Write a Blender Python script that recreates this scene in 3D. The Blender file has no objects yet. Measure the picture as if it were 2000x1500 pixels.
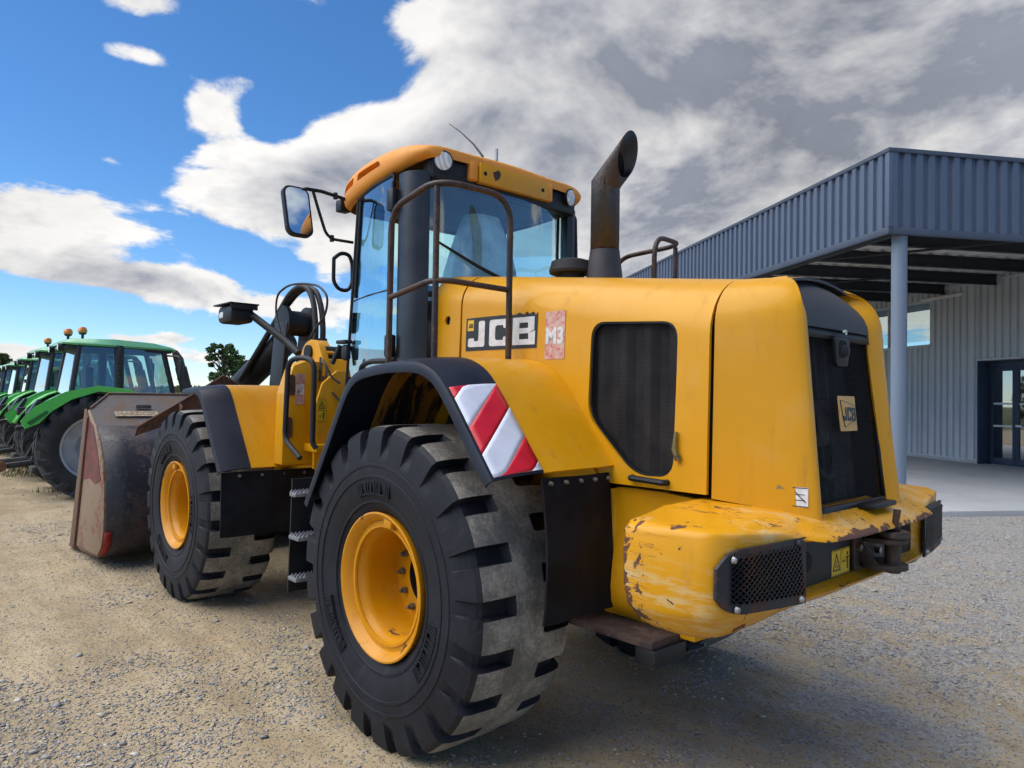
import bpy, bmesh, math, random
import numpy as np
from mathutils import Vector, Matrix, noise as mnoise
R = math.radians
random.seed(7)
scene = bpy.context.scene
COL = scene.collection

# ------------------------------------------------------------------ camera
FPX = 1406.7
EXPOSURE = 1.72
cam_d = bpy.data.cameras.new('camera')
cam_d.sensor_fit = 'HORIZONTAL'; cam_d.sensor_width = 36.0
cam_d.lens = 36.0 * FPX / 2000.0
cam_d.clip_start = 0.05; cam_d.clip_end = 4000
cam = bpy.data.objects.new('camera', cam_d); COL.objects.link(cam)
CY, CP, CR = R(-42.291), R(1.119), R(0.899)
_F = Vector((math.cos(CY) * math.cos(CP), math.sin(CY) * math.cos(CP), math.sin(CP)))
_R = Vector((math.sin(CY), -math.cos(CY), 0)); _U = _R.cross(_F)
_R2 = _R * math.cos(CR) + _U * math.sin(CR); _U2 = _U * math.cos(CR) - _R * math.sin(CR)
M = Matrix((_R2, _U2, -_F)).transposed().to_4x4(); M.translation = (-3.087, 3.199, 1.709)
cam.matrix_world = M
scene.camera = cam

# ------------------------------------------------------------------ render look
scene.view_settings.view_transform = 'Standard'
scene.view_settings.look = 'None'
scene.view_settings.gamma = 1.0
scene.view_settings.use_curve_mapping = False
scene.view_settings.exposure = EXPOSURE
scene.render.engine = 'CYCLES'
scene.cycles.use_denoising = True
scene.cycles.use_adaptive_sampling = True
scene.cycles.adaptive_threshold = 0.03
scene.cycles.max_bounces = 7
scene.cycles.transparent_max_bounces = 12
scene.cycles.diffuse_bounces = 3
scene.cycles.glossy_bounces = 3
scene.cycles.caustics_reflective = False
scene.cycles.caustics_refractive = False

# ------------------------------------------------------------------ node helper
class NT:
    def __init__(s, tree):
        s.t = tree; s.n = tree.nodes; s.l = tree.links
    def new(s, typ, **kw):
        nd = s.n.new(typ)
        for k, v in kw.items(): setattr(nd, k, v)
        return nd
    def put(s, sock, v):
        if hasattr(v, 'is_output') or isinstance(v, bpy.types.NodeSocket): s.l.new(v, sock)
        elif v is not None:
            if isinstance(v, (tuple, list)) and len(v) == 3 and sock.type == 'RGBA': v = (*v, 1)
            sock.default_value = v
    def math(s, op, a, b=None, c=None, clamp=False):
        nd = s.new('ShaderNodeMath', operation=op, use_clamp=clamp)
        s.put(nd.inputs[0], a)
        if b is not None: s.put(nd.inputs[1], b)
        if c is not None: s.put(nd.inputs[2], c)
        return nd.outputs[0]
    def vmath(s, op, a, b=None, out=0):
        nd = s.new('ShaderNodeVectorMath', operation=op)
        s.put(nd.inputs[0], a)
        if b is not None:
            s.put(nd.inputs['Scale'] if op == 'SCALE' else nd.inputs[1], b)
        return nd.outputs[out]
    def dot(s, a, b): return s.vmath('DOT_PRODUCT', a, b, 'Value')
    def noise(s, vec, scale, detail=4, rough=0.55, dist=0.0, out=0):
        nd = s.new('ShaderNodeTexNoise')
        s.put(nd.inputs['Vector'], vec); nd.inputs['Scale'].default_value = scale
        nd.inputs['Detail'].default_value = detail; nd.inputs['Roughness'].default_value = rough
        nd.inputs['Distortion'].default_value = dist
        return nd.outputs[out]
    def vor(s, vec, scale, feature='F1', out='Distance'):
        nd = s.new('ShaderNodeTexVoronoi', feature=feature)
        s.put(nd.inputs['Vector'], vec); nd.inputs['Scale'].default_value = scale
        return nd.outputs[out]
    def sstep(s, v, lo, hi, a=0.0, b=1.0):
        nd = s.new('ShaderNodeMapRange', interpolation_type='SMOOTHSTEP')
        s.put(nd.inputs[0], v); s.put(nd.inputs[1], lo); s.put(nd.inputs[2], hi)
        nd.inputs[3].default_value = a; nd.inputs[4].default_value = b
        return nd.outputs[0]
    def mix(s, fac, a, b, typ='MIX'):
        nd = s.new('ShaderNodeMix', data_type='RGBA', blend_type=typ)
        s.put(nd.inputs[0], fac); s.put(nd.inputs[6], a); s.put(nd.inputs[7], b)
        return nd.outputs[2]
    def mapping(s, vec, scale=(1, 1, 1), loc=(0, 0, 0), rot=(0, 0, 0)):
        nd = s.new('ShaderNodeMapping'); s.put(nd.inputs[0], vec)
        nd.inputs['Scale'].default_value = scale; nd.inputs['Location'].default_value = loc
        nd.inputs['Rotation'].default_value = rot
        return nd.outputs[0]
    def sep(s, v):
        nd = s.new('ShaderNodeSeparateXYZ'); s.put(nd.inputs[0], v); return nd.outputs
    def comb(s, x, y, z):
        nd = s.new('ShaderNodeCombineXYZ')
        for i, q in enumerate((x, y, z)): s.put(nd.inputs[i], q)
        return nd.outputs[0]

# ------------------------------------------------------------------ sky and sun
SUN_EL, SUN_YAW = R(56), R(58)          # the sun stands to the left of the machine, behind thin cloud
sun_dir = Vector((math.cos(SUN_EL) * math.cos(SUN_YAW), math.cos(SUN_EL) * math.sin(SUN_YAW), math.sin(SUN_EL)))
world = bpy.data.worlds.new('World'); scene.world = world; world.use_nodes = True
wt = NT(world.node_tree); wt.n.clear()
sky = wt.new('ShaderNodeTexSky', sky_type='NISHITA', sun_disc=False)
sky.sun_elevation = SUN_EL
sky.sun_rotation = math.pi / 2 - SUN_YAW
sky.altitude = 1200; sky.air_density = 1.0; sky.dust_density = 0.1; sky.ozone_density = 6.0
tc = wt.new('ShaderNodeTexCoord')
d = wt.vmath('NORMALIZE', tc.outputs['Generated'])
dx, dy, dz = wt.sep(d)

CLOUD_PLANE = 0.30
def cloud_coords(dv):
    x, y, z = wt.sep(dv)
    zz = wt.math('ADD', wt.math('MAXIMUM', z, 0.0), CLOUD_PLANE)
    return wt.comb(wt.math('DIVIDE', x, zz), wt.math('DIVIDE', y, zz), wt.math('MULTIPLY', zz, 0.6))

# soft centres of cloud (direction, angular half-size in degrees, weight)
CLOUDS = [
    ((0.4307, -0.7984, 0.4208), (22, 9), 1.10), ((0.2174, -0.8905, 0.3996), (22, 12), 1.10), ((0.5845, -0.7526, 0.3030), (14, 4.5), 0.46), ((0.3239, -0.9042, 0.2785), (16, 4.5), 0.50),
    ((0.7788, -0.5470, 0.3070), (7, 3.6), 0.62), ((0.8706, -0.4053, 0.2789), (6.5, 2.9), 0.66), ((0.8740, -0.4293, 0.2278), (7, 1.7), 0.42), ((0.6793, -0.5741, 0.4572), (5, 6), 0.34),
    ((0.8861, -0.3066, 0.3476), (2.6, 2.2), 0.62), ((0.8962, -0.2210, 0.3846), (2.6, 0.9), 0.55), ((0.9395, -0.2075, 0.2727), (1.6, 0.8), 0.50), ((0.8588, -0.3449, 0.3788), (1.8, 1.0), 0.48),
    ((0.9708, -0.1388, 0.1956), (5.4, 2.6), 0.80), ((0.9789, -0.1437, 0.1450), (5, 1.0), 0.52), ((0.9495, -0.2842, 0.1331), (5.6, 1.5), 0.85), ((0.8728, -0.2189, 0.4362), (3.2, 1.4), 0.62), ((0.8042, -0.3632, 0.4705), (6, 1.6), 0.42),
    ((0.8904, -0.4400, 0.1164), (6, 0.9), 0.46), ((0.9554, -0.2876, 0.0672), (1.9, 0.6), 0.65), ((0.9695, -0.2360, 0.0657), (1.3, 0.45), 0.50), ((0.9908, -0.1284, 0.0420), (5, 0.7), 0.5), ((0.9376, -0.3448, 0.0451), (6, 0.7), 0.46), ((0.8508, -0.4924, 0.1835), (7, 1.2), 0.42),
    ((0.8098, -0.4276, 0.4017), (8.5, 4.6), -0.45), ((0.9337, -0.1924, 0.3020), (6, 3), -0.2), ((0.8625, -0.3834, 0.3304), (2.6, 2.4), -0.35), ((0.9049, -0.2487, 0.3455), (2, 2), -0.25), ((0.9138, -0.3655, 0.1771), (4, 1.4), -0.3), ((0.6377, -0.7453, 0.1946), (14, 5), 0.40), ((0.9318, -0.2298, 0.2811), (20, 15), -0.26), ((0.7848, -0.6174, 0.0538), (30, 6), -0.18),
]
CL_BASE, CL_SCALE, CL_AMP, CL_EDGE, CL_THICK = -0.12, 2.3, 2.2, 0.20, 1.35
CL_DARK, CL_LIGHT = (0.255, 0.275, 0.335, 1), (0.94, 0.925, 0.905, 1)
SKY_STR, CL_STR = 0.050, 0.33

bias = None
for cdir, (sx, sy), w in CLOUDS:
    c = Vector(cdir).normalized(); rt = c.cross(Vector((0, 0, 1))).normalized(); up = rt.cross(c).normalized()
    mp = wt.new('ShaderNodeMapping', vector_type='TEXTURE'); wt.put(mp.inputs[0], d)
    mp.inputs['Location'].default_value = c
    mp.inputs['Rotation'].default_value = Matrix((rt, up, -c)).transposed().to_euler('XYZ')
    mp.inputs['Scale'].default_value = (math.sin(R(sx)), math.sin(R(sy)), 0.7)
    g = wt.math('POWER', 0.36788, wt.dot(mp.outputs[0], mp.outputs[0]))
    bias = wt.math('MULTIPLY', g, w) if bias is None else wt.math('MULTIPLY_ADD', g, w, bias)
# beyond the frame the broken cloud goes on all round
broad = wt.noise(d, 1.7, 2, 0.5)
bias = wt.math('ADD', bias, wt.math('MULTIPLY_ADD', broad, 0.7, CL_BASE - 0.35))
def dens(dv, det):
    p = cloud_coords(dv)
    return wt.noise(p, CL_SCALE, det, 0.60, 0.25)
n0 = dens(d, 8)
shift = wt.vmath('ADD', d, tuple(Vector((0, 0, 0.042)) + 0.016 * sun_dir))
n1 = dens(shift, 5)
den = wt.math('MULTIPLY_ADD', wt.math('SUBTRACT', n0, 0.5), CL_AMP, bias)
alpha = wt.sstep(den, 0.0, CL_EDGE)
thick = wt.sstep(den, CL_EDGE * 0.5, CL_EDGE * 0.5 + CL_THICK)
lit = wt.math('MULTIPLY_ADD', wt.math('SUBTRACT', n0, n1), 2.6, 0.5, clamp=True)
shade = wt.math('MULTIPLY_ADD', thick, -0.72, 0.50)
shade = wt.math('ADD', shade, wt.math('MULTIPLY_ADD', lit, 1.35, -0.30), clamp=True)
ccol = wt.vmath('SCALE', wt.mix(shade, CL_DARK, CL_LIGHT), wt.math('MULTIPLY_ADD', n1, 0.9, 0.52))
bg1 = wt.new('ShaderNodeBackground'); hs = wt.new('ShaderNodeHueSaturation'); hs.inputs['Saturation'].default_value = 1.16; wt.put(hs.inputs['Color'], sky.outputs[0]); wt.put(bg1.inputs[0], hs.outputs[0]); bg1.inputs[1].default_value = SKY_STR
bg2 = wt.new('ShaderNodeBackground'); wt.put(bg2.inputs[0], ccol); bg2.inputs[1].default_value = CL_STR
mx = wt.new('ShaderNodeMixShader'); wt.put(mx.inputs[0], alpha)
wt.l.new(bg1.outputs[0], mx.inputs[1]); wt.l.new(bg2.outputs[0], mx.inputs[2])
wo = wt.new('ShaderNodeOutputWorld'); wt.l.new(mx.outputs[0], wo.inputs[0])
world.cycles.sampling_method = 'MANUAL'; world.cycles.sample_map_resolution = 512

sun_d = bpy.data.lights.new('sun', 'SUN'); sun_d.energy = 1.4; sun_d.angle = R(75); sun_d.color = (1.0, 0.94, 0.84)
sun = bpy.data.objects.new('sun', sun_d); COL.objects.link(sun)
sun.rotation_euler = sun_dir.to_track_quat('Z', 'Y').to_euler()


# ------------------------------------------------------------------ materials
MATS = {}
def principled(name, base=(0.5, 0.5, 0.5), rough=0.5, metal=0.0, coat=0.0, spec=0.5):
    m = bpy.data.materials.new(name); m.use_nodes = True
    b = m.node_tree.nodes['Principled BSDF']
    b.inputs['Base Color'].default_value = (*base, 1)
    b.inputs['Roughness'].default_value = rough
    b.inputs['Metallic'].default_value = metal
    b.inputs['Coat Weight'].default_value = coat
    b.inputs['Coat Roughness'].default_value = 0.12
    b.inputs['Specular IOR Level'].default_value = spec
    MATS[name] = m
    return m, NT(m.node_tree), b
def bump(t, b, h, strength=0.3, dist=0.01):
    nd = t.new('ShaderNodeBump'); nd.inputs['Strength'].default_value = strength
    nd.inputs['Distance'].default_value = dist
    t.put(nd.inputs['Height'], h); t.l.new(nd.outputs[0], b.inputs['Normal'])
def ocoord(t): return t.new('ShaderNodeTexCoord').outputs['Object']

def plain(name, base, rough=0.5, metal=0.0, vary=0.15, scale=6.0, coat=0.0, bmp=0.0, bscale=200, spec=0.5):
    m, t, b = principled(name, base, rough, metal, coat, spec)
    c = ocoord(t)
    n = t.noise(c, scale, 5, 0.6)
    lo = tuple(max(0, x * (1 - vary)) for x in base); hi = tuple(min(1, x * (1 + vary)) for x in base)
    t.put(b.inputs['Base Color'], t.mix(t.sstep(n, 0.3, 0.7), (*lo, 1), (*hi, 1)))
    t.put(b.inputs['Roughness'], t.math('MULTIPLY_ADD', n, 0.25, rough - 0.12))
    if bmp: bump(t, b, t.noise(c, bscale, 3, 0.6), bmp, 0.004)
    return m

RUST = (0.075, 0.032, 0.022, 1)
def yellow_paint(name, base, rough=0.38, chips=0.0, scuff=0.0, grime=0.35, coat=0.10, wear=None):
    m, t, b = principled(name, base, rough, 0, coat, 0.32)
    c = ocoord(t)
    big = t.noise(c, 1.7, 4, 0.6); fine = t.noise(c, 38, 4, 0.65); mid = t.noise(c, 7.0, 5, 0.6, 0.4)
    col = t.mix(t.sstep(big, 0.25, 0.75), tuple(x * 0.93 for x in base) + (1,), tuple(min(1, x * 1.05) for x in base) + (1,))
    # greasy road film, streaked downwards
    st = t.noise(t.mapping(c, (9, 9, 0.9)), 1.6, 5, 0.62)
    dirt = t.math('MULTIPLY', t.sstep(st, 0.50, 0.80), t.sstep(mid, 0.35, 0.7))
    col = t.mix(t.math('MULTIPLY', dirt, grime), col, (base[0] * 0.42, base[1] * 0.40, 0.03, 1))
    # a thin film of pale dust lying in soft patches
    col = t.mix(t.math('MULTIPLY', t.sstep(t.noise(c, 3.4, 6, 0.68), 0.48, 0.78), 0.16), col, (0.46, 0.36, 0.20, 1))
    spk = t.math('MULTIPLY', t.sstep(fine, 0.70, 0.74), t.sstep(mid, 0.52, 0.60))
    col = t.mix(t.math('MULTIPLY', spk, 0.55), col, (0.10, 0.05, 0.02, 1))
    r = t.math('MULTIPLY_ADD', dirt, 0.35, rough)
    hgt = None
    if scuff:
        s1 = t.noise(t.mapping(c, (3.0, 3.0, 16)), 2.2, 7, 0.72)
        s2 = t.sstep(t.noise(c, 2.6, 3, 0.5), 0.47, 0.62)
        sc = t.math('MULTIPLY', t.sstep(s1, 0.45, 0.60), t.math('MAXIMUM', t.math('MULTIPLY', s2, 0.55), corner_rub(t, c, s2)))
        col = t.mix(t.math('MULTIPLY', sc, scuff), col, (0.60, 0.52, 0.30, 1))
        r = t.math('MULTIPLY_ADD', sc, 0.2, r)
    if chips:
        q = t.noise(c, 12.0 if wear else 8.5, 8, 0.66, 0.6)
        w = t.noise(c, 2.3, 2, 0.5)
        q = t.math('ADD', q, t.math('MULTIPLY', w, 0.35))
        if wear: q = t.math('ADD', q, wear(t, c))
        k = t.sstep(q, 0.885 - 0.14 * chips, 0.90 - 0.14 * chips)
        if wear:
            # long thin scratches, running fore and aft
            sl = t.noise(t.mapping(c, (2.2, 9.0, 60.0), rot=(0.3, 0.2, 0.5)), 1.0, 3, 0.5)
            band_ = t.math('MULTIPLY', t.sstep(t.math('ABSOLUTE', t.math('SUBTRACT', sl, 0.5)), 0.010, 0.004), t.sstep(w, 0.46, 0.56))
            col = t.mix(t.math('MULTIPLY', band_, 0.8), col, (0.10, 0.05, 0.03, 1))
        col = t.mix(k, col, t.mix(t.noise(c, 30, 4, 0.6), RUST, (0.14, 0.062, 0.035, 1)))
        r = t.math('MULTIPLY_ADD', k, 0.4, r)
        bump(t, b, t.math('MULTIPLY', k, -1.0), 0.6, 0.003)
    t.put(b.inputs['Base Color'], col); t.put(b.inputs['Roughness'], r)
    return m
def edge_wear(t, c):
    # knocks collect on the rear lips, along the lower edge and at the front corners of the wings
    x, y, z = t.sep(c); ay = t.math('ABSOLUTE', y)
    lip = t.math('MULTIPLY', t.sstep(x, -1.885, -1.925), t.sstep(z, 1.235, 1.20))
    low = t.math('MULTIPLY', t.sstep(z, 0.965, 0.90), 0.8)
    cor = t.math('MULTIPLY', t.sstep(ay, 1.02, 1.09), t.math('MAXIMUM', t.sstep(x, -1.47, -1.405), t.sstep(z, 0.98, 0.93)))
    wing = t.math('MULTIPLY', t.sstep(ay, 1.04, 1.09), 0.30)
    top = t.math('MULTIPLY', t.math('MULTIPLY', t.sstep(z, 1.24, 1.26), t.sstep(ay, 0.95, 1.03)), 0.45)
    m_ = t.math('MAXIMUM', t.math('MAXIMUM', lip, low), t.math('MAXIMUM', t.math('MAXIMUM', cor, wing), top))
    return t.math('MULTIPLY', m_, 0.185)
def corner_rub(t, c, s2):
    x, y, z = t.sep(c); ay = t.math('ABSOLUTE', y)
    a_ = t.math('MULTIPLY', t.sstep(ay, 1.00, 1.08), t.sstep(z, 1.20, 1.05))
    return t.math('MULTIPLY', t.math('MAXIMUM', a_, t.sstep(z, 1.0, 0.93)), t.math('MULTIPLY_ADD', s2, 0.5, 0.5))
YEL = (0.640, 0.298, 0.003)
yellow_paint('yellow', YEL, grime=0.6)
yellow_paint('yellow_worn', YEL, chips=0.15, grime=0.6)
yellow_paint('yellow_bumper', (0.655, 0.300, 0.004), chips=0.42, scuff=0.9, grime=0.5, wear=edge_wear)
yellow_paint('yellow_rim', (0.60, 0.250, 0.002), chips=0.30, grime=0.6)
yellow_paint('orange_roof', (0.76, 0.30, 0.045), rough=0.55, grime=0.15, coat=0.0)
plain('fender_black', (0.011, 0.014, 0.026), 0.45, 0, 0.3, 3.0, bmp=0.05, spec=0.3)
plain('black', (0.010, 0.011, 0.014), 0.48, 0, 0.3, 8, spec=0.35)
plain('black_matt', (0.018, 0.019, 0.022), 0.75, 0, 0.35, 12, bmp=0.15, bscale=60)
plain('rubber_flap', (0.0075, 0.0085, 0.012), 0.7, 0, 0.6, 5, bmp=0.1, bscale=40, spec=0.2)
plain('cap_black', (0.035, 0.036, 0.042), 0.6, 0, 0.25, 5, bmp=0.2, bscale=250)
plain('hole_black', (0.004, 0.004, 0.005), 0.9, 0, 0.1)
plain('pillar', (0.016, 0.018, 0.026), 0.34, 0, 0.35, 4)
plain('hose', (0.020, 0.020, 0.021), 0.6, 0, 0.4, 20)
plain('steel_pin', (0.35, 0.34, 0.33), 0.35, 0.9, 0.3, 20)
plain('bolt_steel', (0.20, 0.19, 0.17), 0.5, 0.7, 0.4, 60)
plain('step_grey', (0.20, 0.205, 0.22), 0.55, 0.2, 0.25, 30)
plain('white_plate', (0.62, 0.63, 0.66), 0.5, 0, 0.1, 20)
plain('red_reflect', (0.55, 0.008, 0.022), 0.35, 0, 0.12, 9)
plain('white_reflect', (0.60, 0.63, 0.72), 0.35, 0, 0.08, 9)
plain('decal_black', (0.018, 0.019, 0.022), 0.5, 0, 0.3, 40)
plain('decal_white', (0.66, 0.66, 0.66), 0.5, 0, 0.12, 30)
plain('decal_yellow', (0.72, 0.46, 0.02), 0.45, 0, 0.15, 30)
plain('seat_grey', (0.06, 0.065, 0.07), 0.8, 0, 0.2, 10)
plain('seat_plastic', (0.66, 0.70, 0.71), 0.3, 0, 0.25, 6)
plain('interior', (0.035, 0.038, 0.042), 0.7, 0, 0.2, 6)
plain('cab_lining', (0.16, 0.165, 0.17), 0.8, 0, 0.15, 4)
plain('red_paint', (0.13, 0.028, 0.022), 0.6, 0, 0.4, 9)
plain('plate_letter', (0.25, 0.165, 0.10), 0.7, 0, 0.3, 30)
plain('badge_orange', (0.60, 0.34, 0.09), 0.5, 0, 0.15, 20)
plain('red_mark', (0.28, 0.014, 0.014), 0.6, 0, 0.4, 12)
plain('plate_beige', (0.40, 0.33, 0.22), 0.6, 0, 0.2, 20)
m, t, b = principled('arch_inner', (0.1, 0.05, 0.01), 0.7)
c = ocoord(t); n = t.noise(t.mapping(c, (1.2, 6.0, 1.2)), 1.5, 6, 0.65, 0.6)
t.put(b.inputs['Base Color'], t.mix(t.sstep(n, 0.44, 0.53), (0.36, 0.17, 0.02, 1), (0.012, 0.012, 0.014, 1)))
plain('residue', (0.34, 0.27, 0.09), 0.8, 0, 0.6, 50)
plain('dark_glow', (0.10, 0.016, 0.008), 0.4, 0, 0.5, 12)

def rusty(name, base, rust, amount=0.5, rough=0.6, scale=4.0, metal=0.2):
    m, t, b = principled(name, base, rough, metal)
    c = ocoord(t)
    n = t.noise(c, scale, 8, 0.66, 0.3); n2 = t.noise(c, scale * 9, 5, 0.65)
    f = t.sstep(t.math('ADD', n, t.math('MULTIPLY', t.math('SUBTRACT', n2, 0.5), 0.45)), 0.62 - amount * 0.3, 0.74 - amount * 0.3)
    t.put(b.inputs['Base Color'], t.mix(f, t.mix(n2, tuple(x * 0.7 for x in base) + (1,), tuple(x * 1.3 for x in base) + (1,)), t.mix(n2, tuple(x * 0.55 for x in rust) + (1,), tuple(x * 1.45 for x in rust) + (1,))))
    t.put(b.inputs['Roughness'], t.math('MULTIPLY_ADD', f, 0.25, rough - 0.05))
    bump(t, b, t.math('ADD', n2, f), 0.35, 0.004)
    return m
rusty('rail_brown', (0.030, 0.020, 0.017), (0.075, 0.038, 0.026), 0.6, 0.45, 5)
rusty('rust_plate', (0.055, 0.030, 0.022), (0.13, 0.062, 0.036), 0.7, 0.7, 4)
rusty('guard_rust', (0.020, 0.021, 0.025), (0.085, 0.035, 0.022), 0.42, 0.55, 9)
rusty('expanded_mesh', (0.022, 0.022, 0.027), (0.075, 0.034, 0.026), 0.35, 0.5, 9)
rusty('bucket_dark', (0.020, 0.021, 0.028), (0.055, 0.040, 0.038), 0.5, 0.5, 3)
rusty('bucket_grey', (0.115, 0.100, 0.095), (0.155, 0.105, 0.075), 0.45, 0.62, 5)
rusty('bucket_side', (0.26, 0.185, 0.125), (0.20, 0.075, 0.045), 0.35, 0.6, 2.2)
rusty('bucket_edge', (0.14, 0.085, 0.06), (0.20, 0.10, 0.06), 0.5, 0.7, 8)
rusty('hitch_iron', (0.045, 0.036, 0.032), (0.085, 0.050, 0.036), 0.5, 0.55, 12, 0.4)
rusty('grip_step', (0.045, 0.030, 0.028), (0.10, 0.062, 0.052), 0.5, 0.75, 14)
rusty('exhaust_steel', (0.060, 0.058, 0.060), (0.105, 0.070, 0.052), 0.45, 0.48, 3, 0.6)

def tyre_mat(name, dusty):
    m, t, b = principled(name, (0.02, 0.02, 0.022), 0.7)
    c = ocoord(t)
    n = t.noise(c, 5, 6, 0.65); n2 = t.noise(c, 60, 4, 0.7)
    f = t.sstep(t.math('ADD', n, t.math('MULTIPLY', t.math('SUBTRACT', n2, 0.5), 0.6)), 0.36, 0.72)
    if dusty:
        col = t.mix(f, (0.120, 0.114, 0.104, 1), (0.33, 0.305, 0.262, 1))
    else:
        st = t.sstep(t.noise(t.mapping(c, (1, 1, 1)), 3.2, 7, 0.7, 1.2), 0.56, 0.74)
        col = t.mix(f, (0.0055, 0.0065, 0.011, 1), (0.014, 0.0155, 0.022, 1))
        col = t.mix(t.math('MULTIPLY', st, 0.40), col, (0.055, 0.055, 0.056, 1))
        b.inputs['Specular IOR Level'].default_value = 0.3
    t.put(b.inputs['Base Color'], col)
    t.put(b.inputs['Roughness'], t.math('MULTIPLY_ADD', f, 0.2, 0.55 if not dusty else 0.75))
    bump(t, b, n2, 0.25, 0.003)
    return m
tyre_mat('tyre_side', False); tyre_mat('tyre_tread', True)

def glass(name, tint, refl=0.12, rough=0.01, gcol=(0.9, 0.95, 1.0)):
    m = bpy.data.materials.new(name); m.use_nodes = True
    t = NT(m.node_tree); t.n.clear()
    tr = t.new('ShaderNodeBsdfTransparent'); tr.inputs[0].default_value = (*tint, 1)
    gl = t.new('ShaderNodeBsdfGlossy'); gl.inputs['Roughness'].default_value = rough; gl.inputs[0].default_value = (*gcol, 1)
    fr = t.new('ShaderNodeFresnel'); t.put(fr.inputs[0], t.math('MULTIPLY_ADD', t.new('ShaderNodeNewGeometry').outputs['Backfacing'], -0.8333, 1.5))
    f = t.math('ADD', t.math('MULTIPLY', fr.outputs[0], 1.6), refl, clamp=True)
    mxs = t.new('ShaderNodeMixShader'); t.put(mxs.inputs[0], f)
    t.l.new(tr.outputs[0], mxs.inputs[1]); t.l.new(gl.outputs[0], mxs.inputs[2])
    o = t.new('ShaderNodeOutputMaterial'); t.l.new(mxs.outputs[0], o.inputs[0])
    MATS[name] = m
    return m
glass('cab_glass', (0.62, 0.88, 0.90), 0.08)
glass('rear_glass', (0.72, 0.92, 0.94), 0.10)
glass('clear_glass', (0.80, 0.86, 0.84), 0.06)
glass('door_glass', (0.42, 0.68, 0.80), 0.20)
glass('tractor_glass', (0.66, 0.82, 0.80), 0.07)
glass('window_glass', (0.10, 0.12, 0.13), 0.32, 0.02)
m, t, b = principled('mirror', (0.55, 0.62, 0.68), 0.03, 1.0)
m, t, b = principled('lamp_lens', (0.75, 0.77, 0.78), 0.12, 0.0, 0.6)
c = ocoord(t); w = t.new('ShaderNodeTexWave'); w.inputs['Scale'].default_value = 30; t.put(w.inputs['Vector'], c)
t.put(b.inputs['Base Color'], t.mix(w.outputs['Fac'], (0.50, 0.52, 0.53, 1), (0.82, 0.83, 0.82, 1)))
bump(t, b, w.outputs['Fac'], 0.4, 0.003)

# perforated sheet: real see-through holes
def perforated(name, base, pitch, hole):
    m, t, b = principled(name, base, 0.7, 0.0, 0.0, 0.15)
    c = ocoord(t); x, y, z = t.sep(c)
    row = t.math('DIVIDE', z, pitch * 0.87)
    fr = t.math('FLOOR', row)
    off = t.math('MULTIPLY', t.math('MODULO', t.math('ABSOLUTE', fr), 2.0), 0.5)
    u = t.math('SUBTRACT', t.math('FRACT', t.math('ADD', t.math('DIVIDE', t.math('ADD', x, y), pitch), off)), 0.5)
    v = t.math('MULTIPLY', t.math('SUBTRACT', t.math('FRACT', row), 0.5), 0.87)
    r = t.math('SQRT', t.math('ADD', t.math('MULTIPLY', u, u), t.math('MULTIPLY', v, v)))
    tr = t.new('ShaderNodeBsdfTransparent')
    mxs = t.new('ShaderNodeMixShader'); t.put(mxs.inputs[0], t.math('LESS_THAN', r, hole))
    t.l.new(b.outputs[0], mxs.inputs[1]); t.l.new(tr.outputs[0], mxs.inputs[2])
    t.l.new(mxs.outputs[0], t.n['Material Output'].inputs[0])
    return m
perforated('screen', (0.007, 0.007, 0.009), 0.011, 0.40)
m, t, b = principled('radiator', (0.016, 0.016, 0.018), 0.7)
c = ocoord(t); t.put(b.inputs['Base Color'], t.mix(t.sstep(t.noise(c, 4, 5, 0.6), 0.35, 0.75), (0.016, 0.016, 0.020, 1), (0.075, 0.066, 0.060, 1)))

# ------------------------------------------------------------------ geometry helpers
def link_mesh(name, verts, faces, mats, parent=None, smooth=35, mi=None, loc=None):
    me = bpy.data.meshes.new(name)
    me.from_pydata([tuple(v) for v in verts], [], [tuple(f) for f in faces])
    if isinstance(mats, str): mats = [mats]
    for q in mats: me.materials.append(MATS[q])
    if mi is not None:
        me.polygons.foreach_set('material_index', np.array(mi, dtype=np.int32))
    fix_normals(me)
    shade(me, smooth)
    o = bpy.data.objects.new(name, me); COL.objects.link(o)
    if parent: o.parent = parent
    if loc: o.location = loc
    return o
def fix_normals(me):
    bm = bmesh.new(); bm.from_mesh(me)
    bmesh.ops.recalc_face_normals(bm, faces=bm.faces); bm.to_mesh(me); bm.free()
def shade(me, ang):
    if ang == 0:
        me.polygons.foreach_set('use_smooth', np.zeros(len(me.polygons), dtype=bool)); me.update(); return
    me.polygons.foreach_set('use_smooth', np.ones(len(me.polygons), dtype=bool))
    me.set_sharp_from_angle(angle=R(ang))
    me.update()
def empty(name, loc=(0, 0, 0), rz=0.0, parent=None):
    o = bpy.data.objects.new(name, None); COL.objects.link(o)
    o.location = loc; o.rotation_euler = (0, 0, rz); o.empty_display_size = 0.2
    if parent: o.parent = parent
    return o
def tag(o, label, cat, group=None):
    o['label'] = label; o['category'] = cat
    if group: o['group'] = group
    return o
def copy_tree(o, parent=None):
    c = o.copy(); COL.objects.link(c); c.parent = parent
    for ch in list(o.children): copy_tree(ch, c)
    return c

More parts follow.
